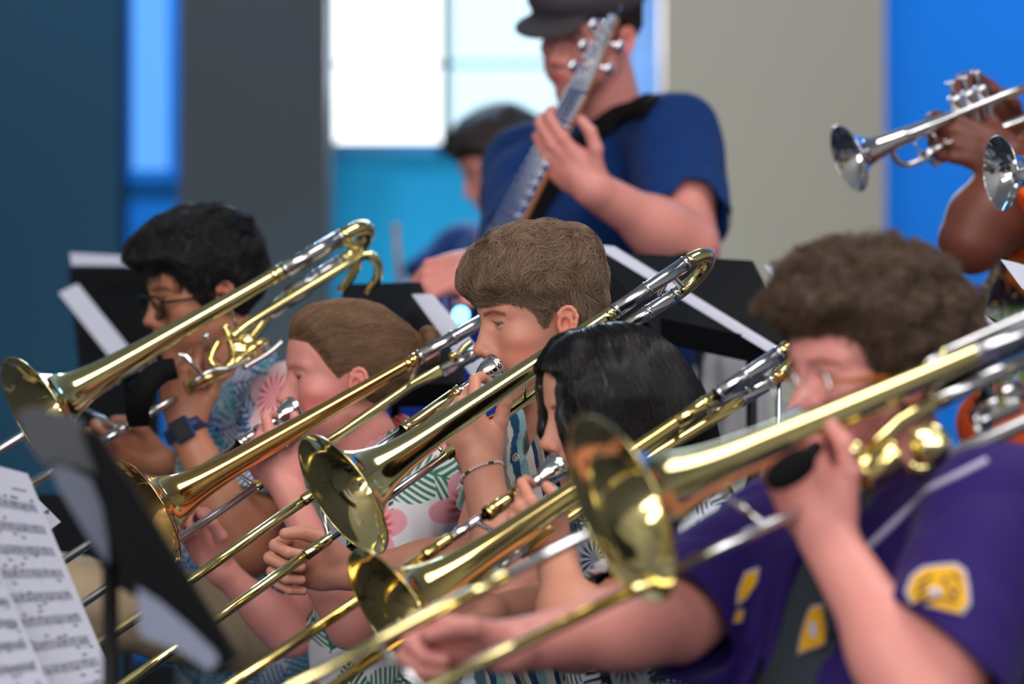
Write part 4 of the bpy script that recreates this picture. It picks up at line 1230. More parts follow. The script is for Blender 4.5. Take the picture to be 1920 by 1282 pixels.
# ================================================================== man in the purple jersey
def player_purple():
    c = W(1631, 719, 5.6); N = W(1728, 893, 5.62)
    o, B = basic(c, (30, 5, 0), N, 44, .215, .46)
    o['SL'] = W(1868, 975, 5.40); o['SR'] = W(1540, 985, 5.80); o['Hc'] = W(1640, 1590, 5.55)
    o['cutL'] = (W(1775, 1218, 5.25), W(1480, 1500, 5.20), .17)
    o.update(label='man with curly brown hair and glasses in a purple jersey playing the nearest trombone', h=.0025, bulk=1.22, fat=.004,
             head=dict(rot=(30, 5, 0), c=c, sc=1.03, eye=.5, blush=.9, lips=(.8, .45, .45), cheek=1.1, stubble=.2), skin=SK_PINK, armr=1.15, neck=.058,
             armL=dict(E=W(1745, 1335, 5.22), W=W(1548, 1005, 5.36), r=1.20, hand=hand((-.46, .05, 1), (-.5, -1, -.1), -1, [(70, 80, 50), (74, 84, 50), (76, 84, 50), (78, 84, 50)], sc=1.12,
                       thumb=[(.020, .028, -.012), (.050, .050, -.014), (.080, .058, -.014), (.104, .052, -.014)])),
             armR=dict(E=W(1266, 1165, 5.62), W=W(945, 1214, 5.42), r=1.12, hand=hand((-1, -.1, .12), (.1, .75, .7), 1, [(62, 70, 46), (66, 74, 46), (70, 76, 48), (70, 76, 48)], sc=1.05)))
    root, f, R, c, sc, _ = person(o)
    rs = np.random.RandomState(8)
    def dirf(L, i):
        return L*np.array([1, 1, 1])*6+P3(L, 0, 0, -.35)
    hair(root, R, c, sc, dict(zx=[-.13, -.08, -.055, -.03, -.015, .0, .012, .024, .034, .045, .06, .08, .10], zz=[-.085, -.10, -.095, -.06, -.02, .0, -.03, -.03, -.005, .030, .058, .066, .064],
         thick=lambda L: .016+.026*ss(L[..., 2], -.02, .08)+.010*wav(L.astype(np.float32), 110, 6, 3)+.005*wav(L.astype(np.float32), 260, 6, 8), n=9000, steps=12, step=.0040, dir=dirf, lift=.005, jit=.8, wave=1.3, edge=.04, w=.0006, lip=.06), H_CURL)
    # clear-framed glasses
    g = empty('glasses', (0, 0, 0)); g.parent = root
    q = lambda *v: R@(np.asarray(v, float))*sc+c
    mb = MB()
    for s in (1, -1):
        cc = vec(.103, s*.034, .006)
        mb.tube([q(*(cc+vec(-.004*abs(math.cos(t)), math.cos(t)*.027, math.sin(t)*.023))) for t in np.linspace(0, 2*math.pi, 33)], .0014, 8, False)
    mb.tube([q(.107, .008, .010), q(.110, 0, .012), q(.107, -.008, .010)], .0014, 8)
    mb.build('spectacle_frame', SILVER, g)
    mb = MB()
    for s in (1, -1): MB().tube([q(.098, s*.061, .013), q(.055, s*.082, .012), q(-.015, s*.086, .008)], [.002, .0032, .0035], 8).build('temple_arm', AMBER, g)
    # grey tee below, open jersey above
    sp = unit(N-o['Hc'])
    tf = Field(); torso_field(tf, B, N-sp*.01, o['SL'], o['SR'], o['Hc'], .004, 1.22, k=.045)
    tf.cyl(N-sp*.03+B[:, 0]*.01, N+sp*.12, .066, k=.008, op='s')
    cloth_obj('tee_shirt', tf, B, N, GREYTEE, root, .004)
    sf = shirt_field(o, B, 1.0, 1.0, g=.020, flare=.088, neck=(.070, 0))
    # open front
    fx = N+B[:, 0]*.20-sp*.30-B[:, 1]*.03
    sf.ell(fx, (.16, .058, .34), R=np.stack([B[:, 0], B[:, 1], sp], 1), k=.008, op='s')
    jo = cloth_obj('jersey', sf, B, N, PURPLE, root, .0035)
    # piping, letters and the sleeve emblem lie on the jersey surface
    def on_jersey(px, py, d0=4.9, out=.0015):
        p = W(px, py, d0); e = np.array([0, 0, CZ]); dr = unit(p-e)
        for _ in range(60):
            dd = min(float(sf.ev(p[None])[0]), float(tf.ev(p[None])[0]))
            if dd < out: break
            p = p+dr*max(dd-out, .0004)*.8
        return p
    def ribbon(name, pts, w, mat, out=.0015):
        P = [on_jersey(*p, out=out) for p in pts]; V = []; n = len(P)
        for i in range(n):
            t = unit(P[min(i+1, n-1)]-P[max(i-1, 0)]); s = unit(np.cross(t, vec(0, -1, 0)))*w/2
            nn = vec(0, -.0016, 0); V += [P[i]-s+nn*.2, P[i]+s+nn*.2, P[i]+s+nn, P[i]-s+nn]
        Fs = [(i*4+j, i*4+(j+1) % 4, (i+1)*4+(j+1) % 4, (i+1)*4+j) for i in range(n-1) for j in range(4)]
        Fs += [(3, 2, 1, 0), tuple((n-1)*4+k for k in range(4))]
        return mesh_obj(name, V, Fs, mat, root)
    L2 = lambda a, b, n: [(a[0]+(b[0]-a[0])*i/n, a[1]+(b[1]-a[1])*i/n) for i in range(n+1)]
    ribbon('piping', L2((1852, 862), (1752, 912), 10)+L2((1742, 918), (1622, 1030), 12), .009, WHITECLOTH)
    ribbon('piping', L2((1262, 1080), (1352, 1180), 10), .008, WHITECLOTH)
    ribbon('piping', L2((1775, 1195), (1828, 1278), 8), .008, WHITECLOTH)
    def patch(name, poly, mat, lift=0.0, sub=8):
        cx = sum(p[0] for p in poly)/len(poly); cy = sum(p[1] for p in poly)/len(poly); V = [on_jersey(cx, cy, out=.002+lift)]; Fs = []; m = len(poly)
        for r in range(1, 5):
            for p in poly: V.append(on_jersey(cx+(p[0]-cx)*r/4, cy+(p[1]-cy)*r/4, out=.002+lift))
        for i in range(m):
            Fs.append((0, 1+i, 1+(i+1) % m))
            for r in range(3): Fs.append((1+r*m+i, 1+(r+1)*m+i, 1+(r+1)*m+(i+1) % m, 1+r*m+(i+1) % m))
        n0 = len(V); V = V+[v-vec(0, -1, 0)*-.0008 for v in V]; Fs = Fs+[tuple(n0+k for k in f_[::-1]) for f_ in Fs]
        return mesh_obj(name, V, Fs, mat, root)
    def ell(cx, cy, rx, ry, n=28, wob=.0, seed=0):
        return [(cx+rx*(1+wob*math.sin(5*t+seed)+wob*.6*math.sin(9*t+seed*2))*math.cos(t), cy+ry*(1+wob*math.sin(5*t+seed))*math.sin(t)) for t in np.linspace(0, 2*math.pi, n, endpoint=False)]
    crest = [(1712, 1130), (1702, 1108), (1712, 1082), (1732, 1066), (1760, 1062), (1790, 1060), (1806, 1072), (1812, 1100), (1814, 1130), (1800, 1148), (1775, 1142), (1752, 1136), (1736, 1132), (1742, 1118), (1728, 1122)]
    grow = lambda P, s: [(sum(p[0] for p in P)/len(P)+(p[0]-sum(p[0] for p in P)/len(P))*s, sum(p[1] for p in P)/len(P)+(p[1]-sum(p[1] for p in P)/len(P))*s) for p in P]
    patch('sleeve_emblem', grow(crest, 1.10), WHITECLOTH, 0); patch('sleeve_emblem', crest, YELLOWCLOTH, .0025)
    patch('sleeve_emblem', ell(1753, 1108, 11, 8), WHITECLOTH, .005); patch('sleeve_emblem', ell(1771, 1086, 6, 5), PURPLE, .005); patch('sleeve_emblem', ell(1797, 1106, 5, 4), PURPLE, .005); [ribbon('emblem_line', L2(a_, b_, 4), .0035, PURPLE, .0068) for a_, b_ in (((1720, 1096), (1748, 1078)), ((1735, 1128), (1760, 1120)), ((1760, 1120), (1796, 1128)), ((1786, 1072), (1800, 1090)), ((1716, 1112), (1738, 1100)), ((1776, 1096), (1790, 1118)))]
    for P in ([(1521, 1140), (1540, 1136), (1548, 1180), (1545, 1206), (1498, 1222), (1502, 1196), (1512, 1160)],):
        patch('chest_letter', grow(P, 1.1), WHITECLOTH, 0); patch('chest_letter', P, YELLOWCLOTH, .0025); patch('chest_letter', ell(1524, 1180, 6, 16), WHITECLOTH, .005)
    for P in ([(1398, 1076), (1420, 1068), (1418, 1090), (1400, 1118), (1384, 1130), (1386, 1104)], [(1382, 1146), (1394, 1144), (1390, 1164), (1376, 1166)]):
        patch('chest_letter', grow(P, 1.2), WHITECLOTH, 0); patch('chest_letter', P, YELLOWCLOTH, .0025)
    legs(root, o, B, DARKCLOTH, th=1.1)
    return o
# ================================================================== bass player standing behind
def bassist():
    c = W(1106, 74, 8.85); N = W(1150, 196, 8.93)
    o, B = basic(c, (48, 14, 0), N, 50, .2, .56)
    o['SL'] = W(1262, 262, 8.76); o['SR'] = W(990, 318, 9.0); o['Hc'] = W(1140, 790, 8.98)
    o.update(label='bass player standing in a blue knit shirt and charcoal flat cap, looking down', h=.003, bulk=1.25, fat=.006,
             head=dict(rot=(48, 14, -8), c=c, sc=1.03, eye=.2, gaze=(0, -.3), blush=.9, cheek=1.25, wide=1.05), skin=SK_PINK, armr=1.15, neck=.062,
             armL=dict(E=W(1290, 462, 8.56), W=W(1108, 352, 8.42), r=1.25, hand=hand((-.80, 0, .75), (-.55, -.9, -.1), -1, [(30, 40, 30), (35, 45, 30), (40, 50, 30), (45, 50, 30)], sc=1.12,
                       thumb=[(.018, .030, -.004), (.038, .056, -.004), (.064, .070, -.008), (.088, .072, -.012)])),
             armR=dict(E=W(985, 590, 8.55), W=W(905, 492, 8.26), r=1.15, hand=hand((-1, -.1, -.32), (-.25, -.8, .6), 1, [(30, 45, 30), (34, 50, 30), (40, 55, 30), (45, 55, 30)], sc=1.15)))
    root, f, R, c, sc, _ = person(o)
    def dirf(L, i): return P3(L, -.4, 0, -1)
    hair(root, R, c, sc, dict(zx=[-.11, -.07, -.045, -.030, -.022, -.008, .010, .016, .026, .034, .045, .07, .09], zz=[-.05, -.055, -.045, -.02, .015, .030, .026, .0, -.004, .02, .05, .075, .08],
         thick=lambda L: .010+.003*wav(L.astype(np.float32), 110, 5, 3), n=6000, steps=6, step=.005, dir=dirf, lift=.003, jit=.3, edge=.02), H_DARK)
    q = lambda *v: R@(np.asarray(v, float))*sc+c
    cf = Field(); RR = R
    cf.ell(q(-.012, 0, .083), (.122*sc, .094*sc, .060*sc), R=RR, k=.02)
    cf.ell(q(.055, 0, .093), (.075*sc, .080*sc, .040*sc), R=RR, k=.03)
    cf.ell(q(.115, 0, .052), (.055*sc, .075*sc, .008*sc), R=RR@np.array([[.95, 0, .30], [0, 1, 0], [-.30, 0, .95]]), k=.012)
    cf.ell(q(-.01, 0, .02), (.100*sc, .079*sc, .050*sc), R=RR, k=.008, op='s')
    V, Q = cf.mesh(.003); mesh_obj('flat_cap', V, Q, CAPCLOTH, root)
    sf = shirt_field(o, B, .80, .7, g=.018, flare=.088, neck=(.074, 0)); o['vneck'] = 0
    cloth_obj('shirt', sf, B, N, NAVY, root, .004)
    sp = unit(N-o['Hc']); collar(root, N, B, sp, NAVY, N, .074, .045)
    legs(root, o, B, DARKCLOTH, stand=True)
    # shoulder strap of the bass, lying on the shirt
    def hug(p, out=.004):
        e = np.array([0, 0, CZ]); dr = unit(p-e); p = p-dr*.6
        for _ in range(80):
            d0 = float(sf.ev(p[None])[0])
            if d0 < out: break
            p = p+dr*max(d0-out, .0005)*.8
        return p
    path = spline([W(1222, 200, 8.86), W(1195, 200, 8.78), W(1150, 222, 8.6), W(1105, 254, 8.55), W(1065, 290, 8.5), W(1020, 350, 8.5), W(985, 420, 8.5)], 5)
    path = [hug(p, .006) for p in path]; V = []
    for i, p in enumerate(path):
        t = unit(path[min(i+1, len(path)-1)]-path[max(i-1, 0)]); d0 = float(sf.ev(p[None])[0]); g = unit(np.array([float(sf.ev((p+e)[None])[0])-d0 for e in np.eye(3)*.004]))
        s = unit(np.cross(t, g))*.030; V += [p-s-g*.002, p+s-g*.002, p+s+g*.003, p-s+g*.003]
    n = len(path); Fs = [(i*4+j, i*4+(j+1) % 4, (i+1)*4+(j+1) % 4, (i+1)*4+j) for i in range(n-1) for j in range(4)]+[(3, 2, 1, 0), tuple((n-1)*4+k for k in range(4))]
    return o, V, Fs
def bass_guitar(strapV, strapF):
    top = W(1150, 28, 8.50); nut = W(1082, 168, 8.46); heel = W(905, 500, 8.38)
    r = empty('bass_guitar', heel, 'electric bass guitar with a maple headstock held by the player in the flat cap', 'bass guitar')
    ax = unit(nut-heel); ax2 = unit(top-nut); nrm = unit(vec(-.62, -.72, -.30)); nrm = unit(nrm-ax*np.dot(nrm, ax)); sd = np.cross(ax, nrm)
    WOOD = plain('maple', srgb(190, 130, 80), .35); ROSE = plain('rosewood', srgb(70, 42, 34), .35); BODY = plain('blue_lacquer', srgb(20, 60, 170), .12)
    def strip(a, b, w0, w1, t0, t1): 
        return [a-sd*w0-nrm*t0, a+sd*w0-nrm*t0, a+sd*w0, a-sd*w0, b-sd*w1-nrm*t1, b+sd*w1-nrm*t1, b+sd*w1, b-sd*w1]
    FC = [(3, 2, 1, 0), (4, 5, 6, 7), (0, 1, 5, 4), (1, 2, 6, 5), (2, 3, 7, 6), (3, 0, 4, 7)]
    bevel(MB().add(strip(heel, nut, .031, .021, .022, .020), FC).build('neck', WOOD, r, False), .008, 3)
    FB = NT('fingerboard_glare', .12, 0, .6); FB.color(srgb(60, 84, 140))  # light-blue glare on the board put into its base colour
    bevel(MB().add([v+nrm*.003 for v in strip(heel, nut, .031, .021, .004, .004)], FC).build('fingerboard', FB.m, r, False), .001)
    mb = MB()
    for i in range(20):
        p = heel+(nut-heel)*(1-2**(-i/12))*1.45
        if np.dot(p-heel, ax) < np.linalg.norm(nut-heel): mb.tube([p-sd*.027+nrm*.004, p+sd*.027+nrm*.004], .0014, 6)
    mb.build('frets', NICKEL, r)
    mb = MB()
    for k in range(4):
        o_ = (k-1.5)
        mb.tube([heel-ax*.3+sd*o_*.017+nrm*.010, nut+sd*o_*.010+nrm*.008, nut+ax2*(.05+.045*k)+sd*.012+nrm*.006], .0012, 6)
    mb.build('strings', NICKEL, r)
    hs = [nut-sd*.020, nut+sd*.020, nut+ax2*.03+sd*.020, nut+ax2*.12+sd*.014, top+sd*.010, top-sd*.008, nut+ax2*.10-sd*.014, nut+ax2*.03-sd*.018]
    bevel(MB().prism(hs, -nrm, .014).build('headstock', WOOD, r, False), .003); MB().prism([h_+nrm*.0002 for h_ in hs], nrm, .0012).build('headstock_face', plain('pale_glare_face', srgb(170, 180, 205), .12), r, False)  # thin pale face paints the whitish-blue reflection onto the headstock
    for k in range(5):
        p = nut+ax2*((.045, .09, .135, .11, .06)[k])+sd*(.004 if k < 3 else -.004)
        mb = MB().lathe(p, nrm, [(0, 0), (0, .010), (.003, .010), (.004, .0055), (.018, .005), (.020, .0065), (.022, 0)], 16)
        q2 = p-nrm*.010
        s_ = -1 if k < 3 else 1; mb.tube([q2, q2+sd*.034*s_], .0040, 8); mb.ball(q2+sd*.042*s_, (.014, .008, .013), 12, 8, np.stack([ax2, sd, nrm], 1))
        mb.build('tuning_peg', SILVER, r)
    bo = heel-ax*.05-nrm*.02; out = []
    for (a, s) in ((.20, .06), (.23, .13), (.18, .17), (.08, .13), (-.02, .15), (-.14, .19), (-.24, .17), (-.29, .06), (-.29, -.08), (-.22, -.18), (-.10, -.18), (.0, -.13), (.07, -.12), (.13, -.14), (.12, -.09), (.05, -.04)):
        out.append(bo-ax*.10+ax*a+sd*s-nrm*.004)
    bevel(MB().prism(out, -nrm, .040).build('body', BODY, r, False), .008, 3)
    MB().box(bo-ax*.14+nrm*.004, (.018, .045, .010), np.stack([ax, sd, nrm], 1)).build('pickup', BLACKP, r, False)
    MB().box(bo-ax*.30+nrm*.004, (.022, .040, .010), np.stack([ax, sd, nrm], 1)).build('bridge', SILVER, r, False)
    mesh_obj('shoulder_strap', strapV, strapF, BLACKF, r)
    return r
# ================================================================== person half hidden in the background
def background_person():
    c = W(945, 318, 11.0); N = W(938, 440, 11.05)
    o, B = basic(c, (20, 22, 0), N, 25, .2, .46)
    o['SR'] = N+B@vec(0, -.2, -.05)
    o.update(label='dark-haired person in a blue shirt seated behind the bass player, out of focus', h=.005,
             head=dict(rot=(12, 24, 0), c=c, sc=1.0, blush=.6), skin=SK_PINK,
             armR=dict(E=W(775, 560, 11.2), W=W(765, 590, 10.9), r=1.0, hand=hand((-.3, -.3, .1), (-.5, .3, .4), 1, HOLD)),
             armL=dict(E=W(980, 620, 10.7), W=W(880, 590, 10.5), r=1.0, hand=hand((-.8, -.2, .1), (-.2, -.4, .8), -1, HOLD)))
    root, f, R, c, sc, _ = person(o)
    hair(root, R, c, sc, dict(zx=[-.11, -.07, -.045, -.030, -.022, -.008, .010, .016, .026, .034, .045, .07, .09], zz=[-.075, -.08, -.06, -.02, .0, .02, .016, -.01, -.008, .018, .046, .064, .066],
         thick=lambda L: .016+.012*ss(L[..., 2], .03, .1)+.005*wav(L.astype(np.float32), 90, 5, 3), n=2500, steps=6, step=.006, dir=lambda L, i: P3(L, -.2, 0, -1), lift=.004, jit=.4, edge=.03, h=.004), H_DARK)
    sf = shirt_field(o, B, .7, .8, flare=.082); cloth_obj('shirt', sf, B, N, NAVY, root, .005)
    legs(root, o, B, DARKCLOTH, h=.010)
    st = MB().tube([W(752, 560, 10.86), W(742, 432, 10.80)], [.0085, .007], 12); st.lathe(W(742, 432, 10.80), vec(0, 0, 1), [(0, 0), (0, .008), (.012, .010), (.02, 0)], 12)
    so = st.build('drumstick', plain('hickory', srgb(190, 150, 130), .5)); tag(so, 'pale wooden drumstick held upright in front of the blue-green wall', 'drumstick')
# ================================================================== trumpet player at the right edge
def trumpeter():
    c = W(2086, 112, 8.35); N = W(2078, 262, 8.37)
    o, B = basic(c, (20, -6, 0), N, 28, .2, .56)
    o['SL'] = W(1992, 318, 8.14); o['Hc'] = W(1988, 800, 8.4)
    o.update(label='trumpet player standing at the right edge in an orange patterned shirt, forearm raised', h=.003, bulk=1.2, fat=.006,
             head=dict(rot=(20, -6, 0), c=c, brow=(.2, .15, .12)), skin=SK_DARK, armr=1.2,
             armL=dict(E=W(1822, 452, 8.02), W=W(1888, 292, 8.05), r=1.22, hand=hand((-.90, .05, .30), (.1, -1, .15), -1, [(30, 45, 30), (40, 55, 30), (45, 60, 30), (25, 30, 20)], sc=1.1,
                       thumb=[(.018, .030, -.010), (.040, .052, -.022), (.062, .062, -.030), (.084, .062, -.038)])),
             armR=dict(E=W(2130, 420, 8.55), W=W(1905, 250, 8.42), r=1.0, hand=hand((-.75, -.1, .75), (-.4, .3, .8), 1, [(20, 60, 40), (22, 62, 40), (24, 62, 40), (40, 60, 30)], sc=1.05)))
    root, f, R, c, sc, _ = person(o)
    hair(root, R, c, sc, dict(zx=[-.11, -.07, -.045, -.030, -.022, -.008, .010, .016, .026, .034, .045, .07, .09], zz=[-.065, -.07, -.055, -.02, .0, .02, .016, -.01, -.008, .018, .046, .068, .072],
         thick=lambda L: .012+.004*wav(L.astype(np.float32), 120, 5, 3), n=3000, steps=6, step=.004, dir=lambda L, i: P3(L, -.2, 0, -1), lift=.003, jit=.5, edge=.02, h=.004), H_DARK)
    sf = shirt_field(o, B, .55, .6, g=.02, flare=.095); cloth_obj('shirt', sf, B, N, TIEDYE, root, .004)
    # plain orange sleeve end of the undershirt
    a = o['armL']; d = a['E']-o['SL']; cf = Field().cap(o['SL']+d*.42, o['SL']+d*.66, .088, .090).cyl(o['SL']+d*.66, o['SL']+d*.95, .15, op='s')
    V, Q = cf.mesh(.004); mesh_obj('sleeve', V, Q, ORANGE, root)
    legs(root, o, B, ORANGE, stand=True, h=.007, waist=.14)
def trumpet(label, bc, ax, up, R=.0615, L=.47, full=True):
    r = empty('trumpet', bc, label, 'trumpet'); ax = unit(ax); up = unit(up-ax*np.dot(up, ax)); sd = np.cross(ax, up)
    pr = []
    for i in range(40):
        s = (i/39)**1.6*.30; pr.append((s, max(.0085, R*float(np.interp(s, [0, .004, .010, .018, .030, .05, .08, .12, .18, .24, .30], [1, .90, .76, .62, .47, .36, .29, .25, .215, .18, .15])))))
    R0 = pr[0][1]
    mb = MB().lathe(bc, ax, [(s+.0006, max(q-.0007, .002)) for s, q in pr[::-1]]+[(0, R0-.001), (-.001, R0), (0, R0+.001), (.0012, R0+.0005)]+pr, 64); mb.build('bell', SILVER, r)
    p0 = bc+ax*.30; dn = -up
    T = lambda a, u=0, s=0: bc+ax*a+up*u+sd*s
    MB().tube([T(.298), T(L-.055)], .0090, 16).build('bell_tube', SILVER, r)
    MB().tube([T(L-.055)]+[T(L-.055+.026*math.sin(t), -.026+.026*math.cos(t)) for t in np.linspace(.2, 3.0, 10)]+[T(L-.055, -.052), T(.24, -.052)], .0066, 14).build('bell_bow', SILVER, r)
    MB().tube([T(.20, -.052), T(.115, -.052)]+[T(.115-.030*math.sin(t), -.022-.030*math.cos(t)) for t in np.linspace(.2, 3.0, 10)]+[T(.115, .008, .020), T(.30, .008, .020), T(L+.02, .006, .020)], .0058, 14).build('main_slide', SILVER, r)
    for a in (.13, .17): MB().tube([T(a, -.006), T(a+.006, -.048)], .0022, 8).build('slide_brace', SILVER, r)
    for k in range(3):
        a = .225+.027*k; v = T(a, .0, .010)
        mb = MB().lathe(v-up*.085, up, [(0, 0), (-.002, .006), (.001, .0115), (.005, .0125), (.007, .0108), (.112, .0108), (.114, .0125), (.122, .0120), (.124, .005)], 20)
        mb.build('valve_casing', SILVER, r)
        MB().lathe(v+up*.038, up, [(0, .003), (.022, .003), (.023, .0085), (.0265, .0088), (.028, .004), (.028, 0)], 16).build('valve_button', SILVER, r)
    MB().tube([T(.215, -.040, .012), T(.150, -.040, .012), T(.146, -.052, .012), T(.150, -.064, .012), T(.215, -.064, .012)], .006, 12).build('valve_slide', SILVER, r)
    MB().tube([T(.18+.011*math.cos(t), -.030, .03+.011*math.sin(t)) for t in np.linspace(0, 6.28, 16)], .002, 8, False).build('finger_ring', SILVER, r)
    mouthpiece(r, T(L+.10, .006, .020), -ax, SILVER, .85)
    return r

# ================================================================== trombones
def all_trombones():
    # striped shirt
    r, k = trombone(dict(label='polished yellow brass trombone of the man in the striped shirt, bell at picture centre', mat=BRASS_PALE, R=.1000,
        bell=W(643, 927, 6.50), bell_end=W(1288, 492, 6.78), silver_at=.78,
        ret=[W(1272, 549, 6.85), W(1183, 606, 6.83), W(960, 765, 6.80), W(836, 853, 6.76)], braces=(.745, .52),
        mouth=W(934, 683, 6.875), slide_end=W(150, 1232, 6.58), outer=.335, outer_low=.225, low=W(836, 853, 6.76), low_end=W(150, 1342, 6.50), grip=.185, hand_brace=.04, neck_mat=BRASS_PALE))
    pipe(r, 'bow_ornament', [W(1236, 552, 6.81), W(1248, 530, 6.79), W(1262, 520, 6.79), W(1280, 538, 6.80)], .0045, SILVER)
    # bun
    r, k = trombone(dict(label='rose gold brass trombone of the woman with the hair bun', mat=BRASS_RED, R=.0945,
        bell=W(273, 964, 7.02), bell_end=W(930, 587, 7.30), silver_at=.77,
        ret=[W(935, 640, 7.38), W(877, 670, 7.36), W(770, 722, 7.33), W(640, 812, 7.26), W(479, 913, 7.16)], braces=(.775,),
        mouth=W(556, 762, 7.33), slide_end=W(-160, 1236, 7.02), outer=.50, outer_low=.42, low=W(479, 913, 7.15), low_end=W(-160, 1345, 6.98), grip=.115, grip_mat=NICKEL, neck_mat=BRASS_PALE, outer_mat=NICKEL, hand_brace=.0))
    pipe(r, 'tuning_knob', [W(862, 662, 7.33), W(872, 650, 7.33), W(884, 640, 7.33)], .006, BRASS_PALE); MB().ball(W(850, 668, 7.33), .009, 14, 10).build('tuning_knob', BRASS, r)
    # glasses, with the rotary valve section
    r, k = trombone(dict(label='yellow brass trombone with rotary valve tubing played by the man with dark-framed glasses', mat=BRASS_PALE, R=.1010, rt=.0125,
        bell=W(70, 772, 7.42), bell_end=W(640, 444, 7.70), silver_at=.80,
        ret=[W(642, 490, 7.78), W(560, 540, 7.76), W(500, 590, 7.72), W(430, 690, 7.62), W(350, 725, 7.58)], braces=(.62,),
        mouth=W(284, 668, 7.80), slide_end=W(-200, 965, 7.62), outer=.16, outer_low=.10, low=W(330, 745, 7.60), low_end=W(-200, 1060, 7.5), grip=.12, neck_mat=BRASS, outer_mat=NICKEL, hand_brace=.0))
    pipe(r, 'valve_tubing', [W(440, 628, 7.60), W(470, 605, 7.62), W(560, 550, 7.66), W(650, 496, 7.70), W(684, 478, 7.71), W(706, 490, 7.72), W(708, 520, 7.74), W(690, 548, 7.76)], .0085, BRASS_PALE, 6, (.3,))
    pipe(r, 'valve_tubing', [W(530, 515, 7.68), W(600, 475, 7.70), W(640, 455, 7.71), W(664, 462, 7.72), W(668, 500, 7.74), W(640, 545, 7.76)], .0085, BRASS_PALE, 6)
    pipe(r, 'valve_sleeve', [W(505, 590, 7.64), W(580, 542, 7.67)], .0095, NICKEL); pipe(r, 'valve_sleeve', [W(540, 510, 7.69), W(620, 462, 7.72)], .0098, NICKEL)
    valve(r, W(455, 655, 7.62), W(470, 640, 7.6)-W(455, 655, 7.7), BRASS, .021, .045)
    pipe(r, 'valve_tubing', [W(408, 640, 7.6), W(395, 670, 7.58), W(410, 690, 7.58), W(440, 680, 7.6), W(480, 648, 7.6), W(500, 640, 7.62)], .007, BRASS)
    pipe(r, 'valve_tubing', [W(420, 608, 7.6), W(432, 640, 7.6), W(440, 672, 7.6), W(420, 690, 7.6)], .0075, BRASS)
    pipe(r, 'valve_tubing', [W(458, 690, 7.58), W(500, 665, 7.6), W(530, 640, 7.62)], .0055, NICKEL)
    pipe(r, 'valve_lever', [W(334, 664, 7.54), W(348, 668, 7.54), W(362, 684, 7.54), W(378, 704, 7.55)], .0042, SILVER)
    pipe(r, 'valve_linkage', [W(364, 716, 7.56), W(395, 695, 7.56), W(430, 690, 7.57), W(470, 672, 7.58)], .0040, NICKEL)
    MB().ball(W(441, 628, 7.59), .0105, 14, 10).build('tubing_stop', BRASS_PALE, r)
    MB().ball(W(386, 630, 7.59), .007, 12, 8).build('tubing_stop', SILVER, r)
    # leather hand support curving over the hand
    P = spline([W(330, 690, 7.50), W(300, 698, 7.49), W(272, 725, 7.48), W(258, 765, 7.49), W(262, 800, 7.52)], 6); V = []
    for i, p in enumerate(P):
        t = unit(P[min(i+1, len(P)-1)]-P[max(i-1, 0)]); s = unit(np.cross(t, vec(0, 1, 0)))*(.017+.004*math.sin(i/len(P)*3)); n = vec(0, .003, 0); V += [p-s-n, p+s-n, p+s+n, p-s+n]
    n = len(P); MB().add(V, [(i*4+j, i*4+(j+1) % 4, (i+1)*4+(j+1) % 4, (i+1)*4+j) for i in range(n-1) for j in range(4)]+[(3, 2, 1, 0), tuple((n-1)*4+q for q in range(4))]).build('hand_strap', BLACKF, r)
    # black hair
    r, k = trombone(dict(label='golden lacquered trombone of the woman with straight black hair', mat=BRASS, R=.1000,
        bell=W(740, 1150, 6.08), bell_end=W(1462, 662, 6.36), silver_at=.83,
        ret=[W(1450, 712, 6.43), W(1400, 742, 6.42), W(1318, 797, 6.39), W(1215, 860, 6.34), W(975, 1036, 6.20)], braces=(.76,),
        mouth=W(1050, 872, 6.36), slide_end=W(300, 1372, 6.02), outer=.205, outer_low=.06, low=W(985, 1028, 6.20), low_end=W(300, 1520, 5.96), grip=.135, hand_brace=.12, inner_mat=SILVER))
    pipe(r, 'return_brace', [W(1325, 770, 6.38), W(1395, 728, 6.40)], .006, NICKEL)
    valve(r, W(1412, 705, 6.40), vec(.8, .1, .5), NICKEL, .013, .03)
    # purple jersey: large bore with valves
    r, k = trombone(dict(label='large pale brass trombone with valve tubing played by the man in purple', mat=BRASS_PALE, R=.1165, big=True,
        bell=W(1164, 955, 5.26), bell_end=W(2050, 567, 5.52), silver_at=.735,
        ret=[W(2060, 622, 5.60), W(1920, 676, 5.58), W(1750, 754, 5.52), W(1680, 795, 5.46), W(1640, 835, 5.42), W(1612, 885, 5.38), W(1603, 935, 5.38), W(1560, 935, 5.38)], braces=(.70,),
        mouth=W(1512, 786, 5.50), slide_end=W(360, 1385, 5.18), outer=.44, outer_low=.22, low=W(1560, 928, 5.36), low_end=W(360, 1502, 5.10), grip=.14, hand_brace=.42, inner_mat=SILVER, mp=1.15))
    pipe(r, 'valve_tubing', [W(1728, 700, 5.50), W(1738, 684, 5.50), W(1765, 668, 5.50), W(1840, 634, 5.52), W(1960, 582, 5.55)], .0105, NICKEL, 6)
    pipe(r, 'valve_bend', [W(1722, 712, 5.505), W(1728, 697, 5.50), W(1745, 680, 5.50), W(1775, 664, 5.50)], .0112, BRASS_PALE, 6)
    pipe(r, 'neck_sleeve', [W(1750, 754, 5.515), W(1930, 672, 5.575)], .0108, NICKEL)
    pipe(r, 'valve_tubing', [W(1708, 872, 5.44), W(1725, 876, 5.44), W(1757, 872, 5.45), W(1850, 826, 5.47), W(1960, 776, 5.50)], .0102, NICKEL, 6)
    pipe(r, 'valve_bend', [W(1706, 868, 5.44), W(1718, 876, 5.44), W(1740, 876, 5.44), W(1760, 870, 5.45)], .0118, BRASS_PALE, 6, (.2, .6))
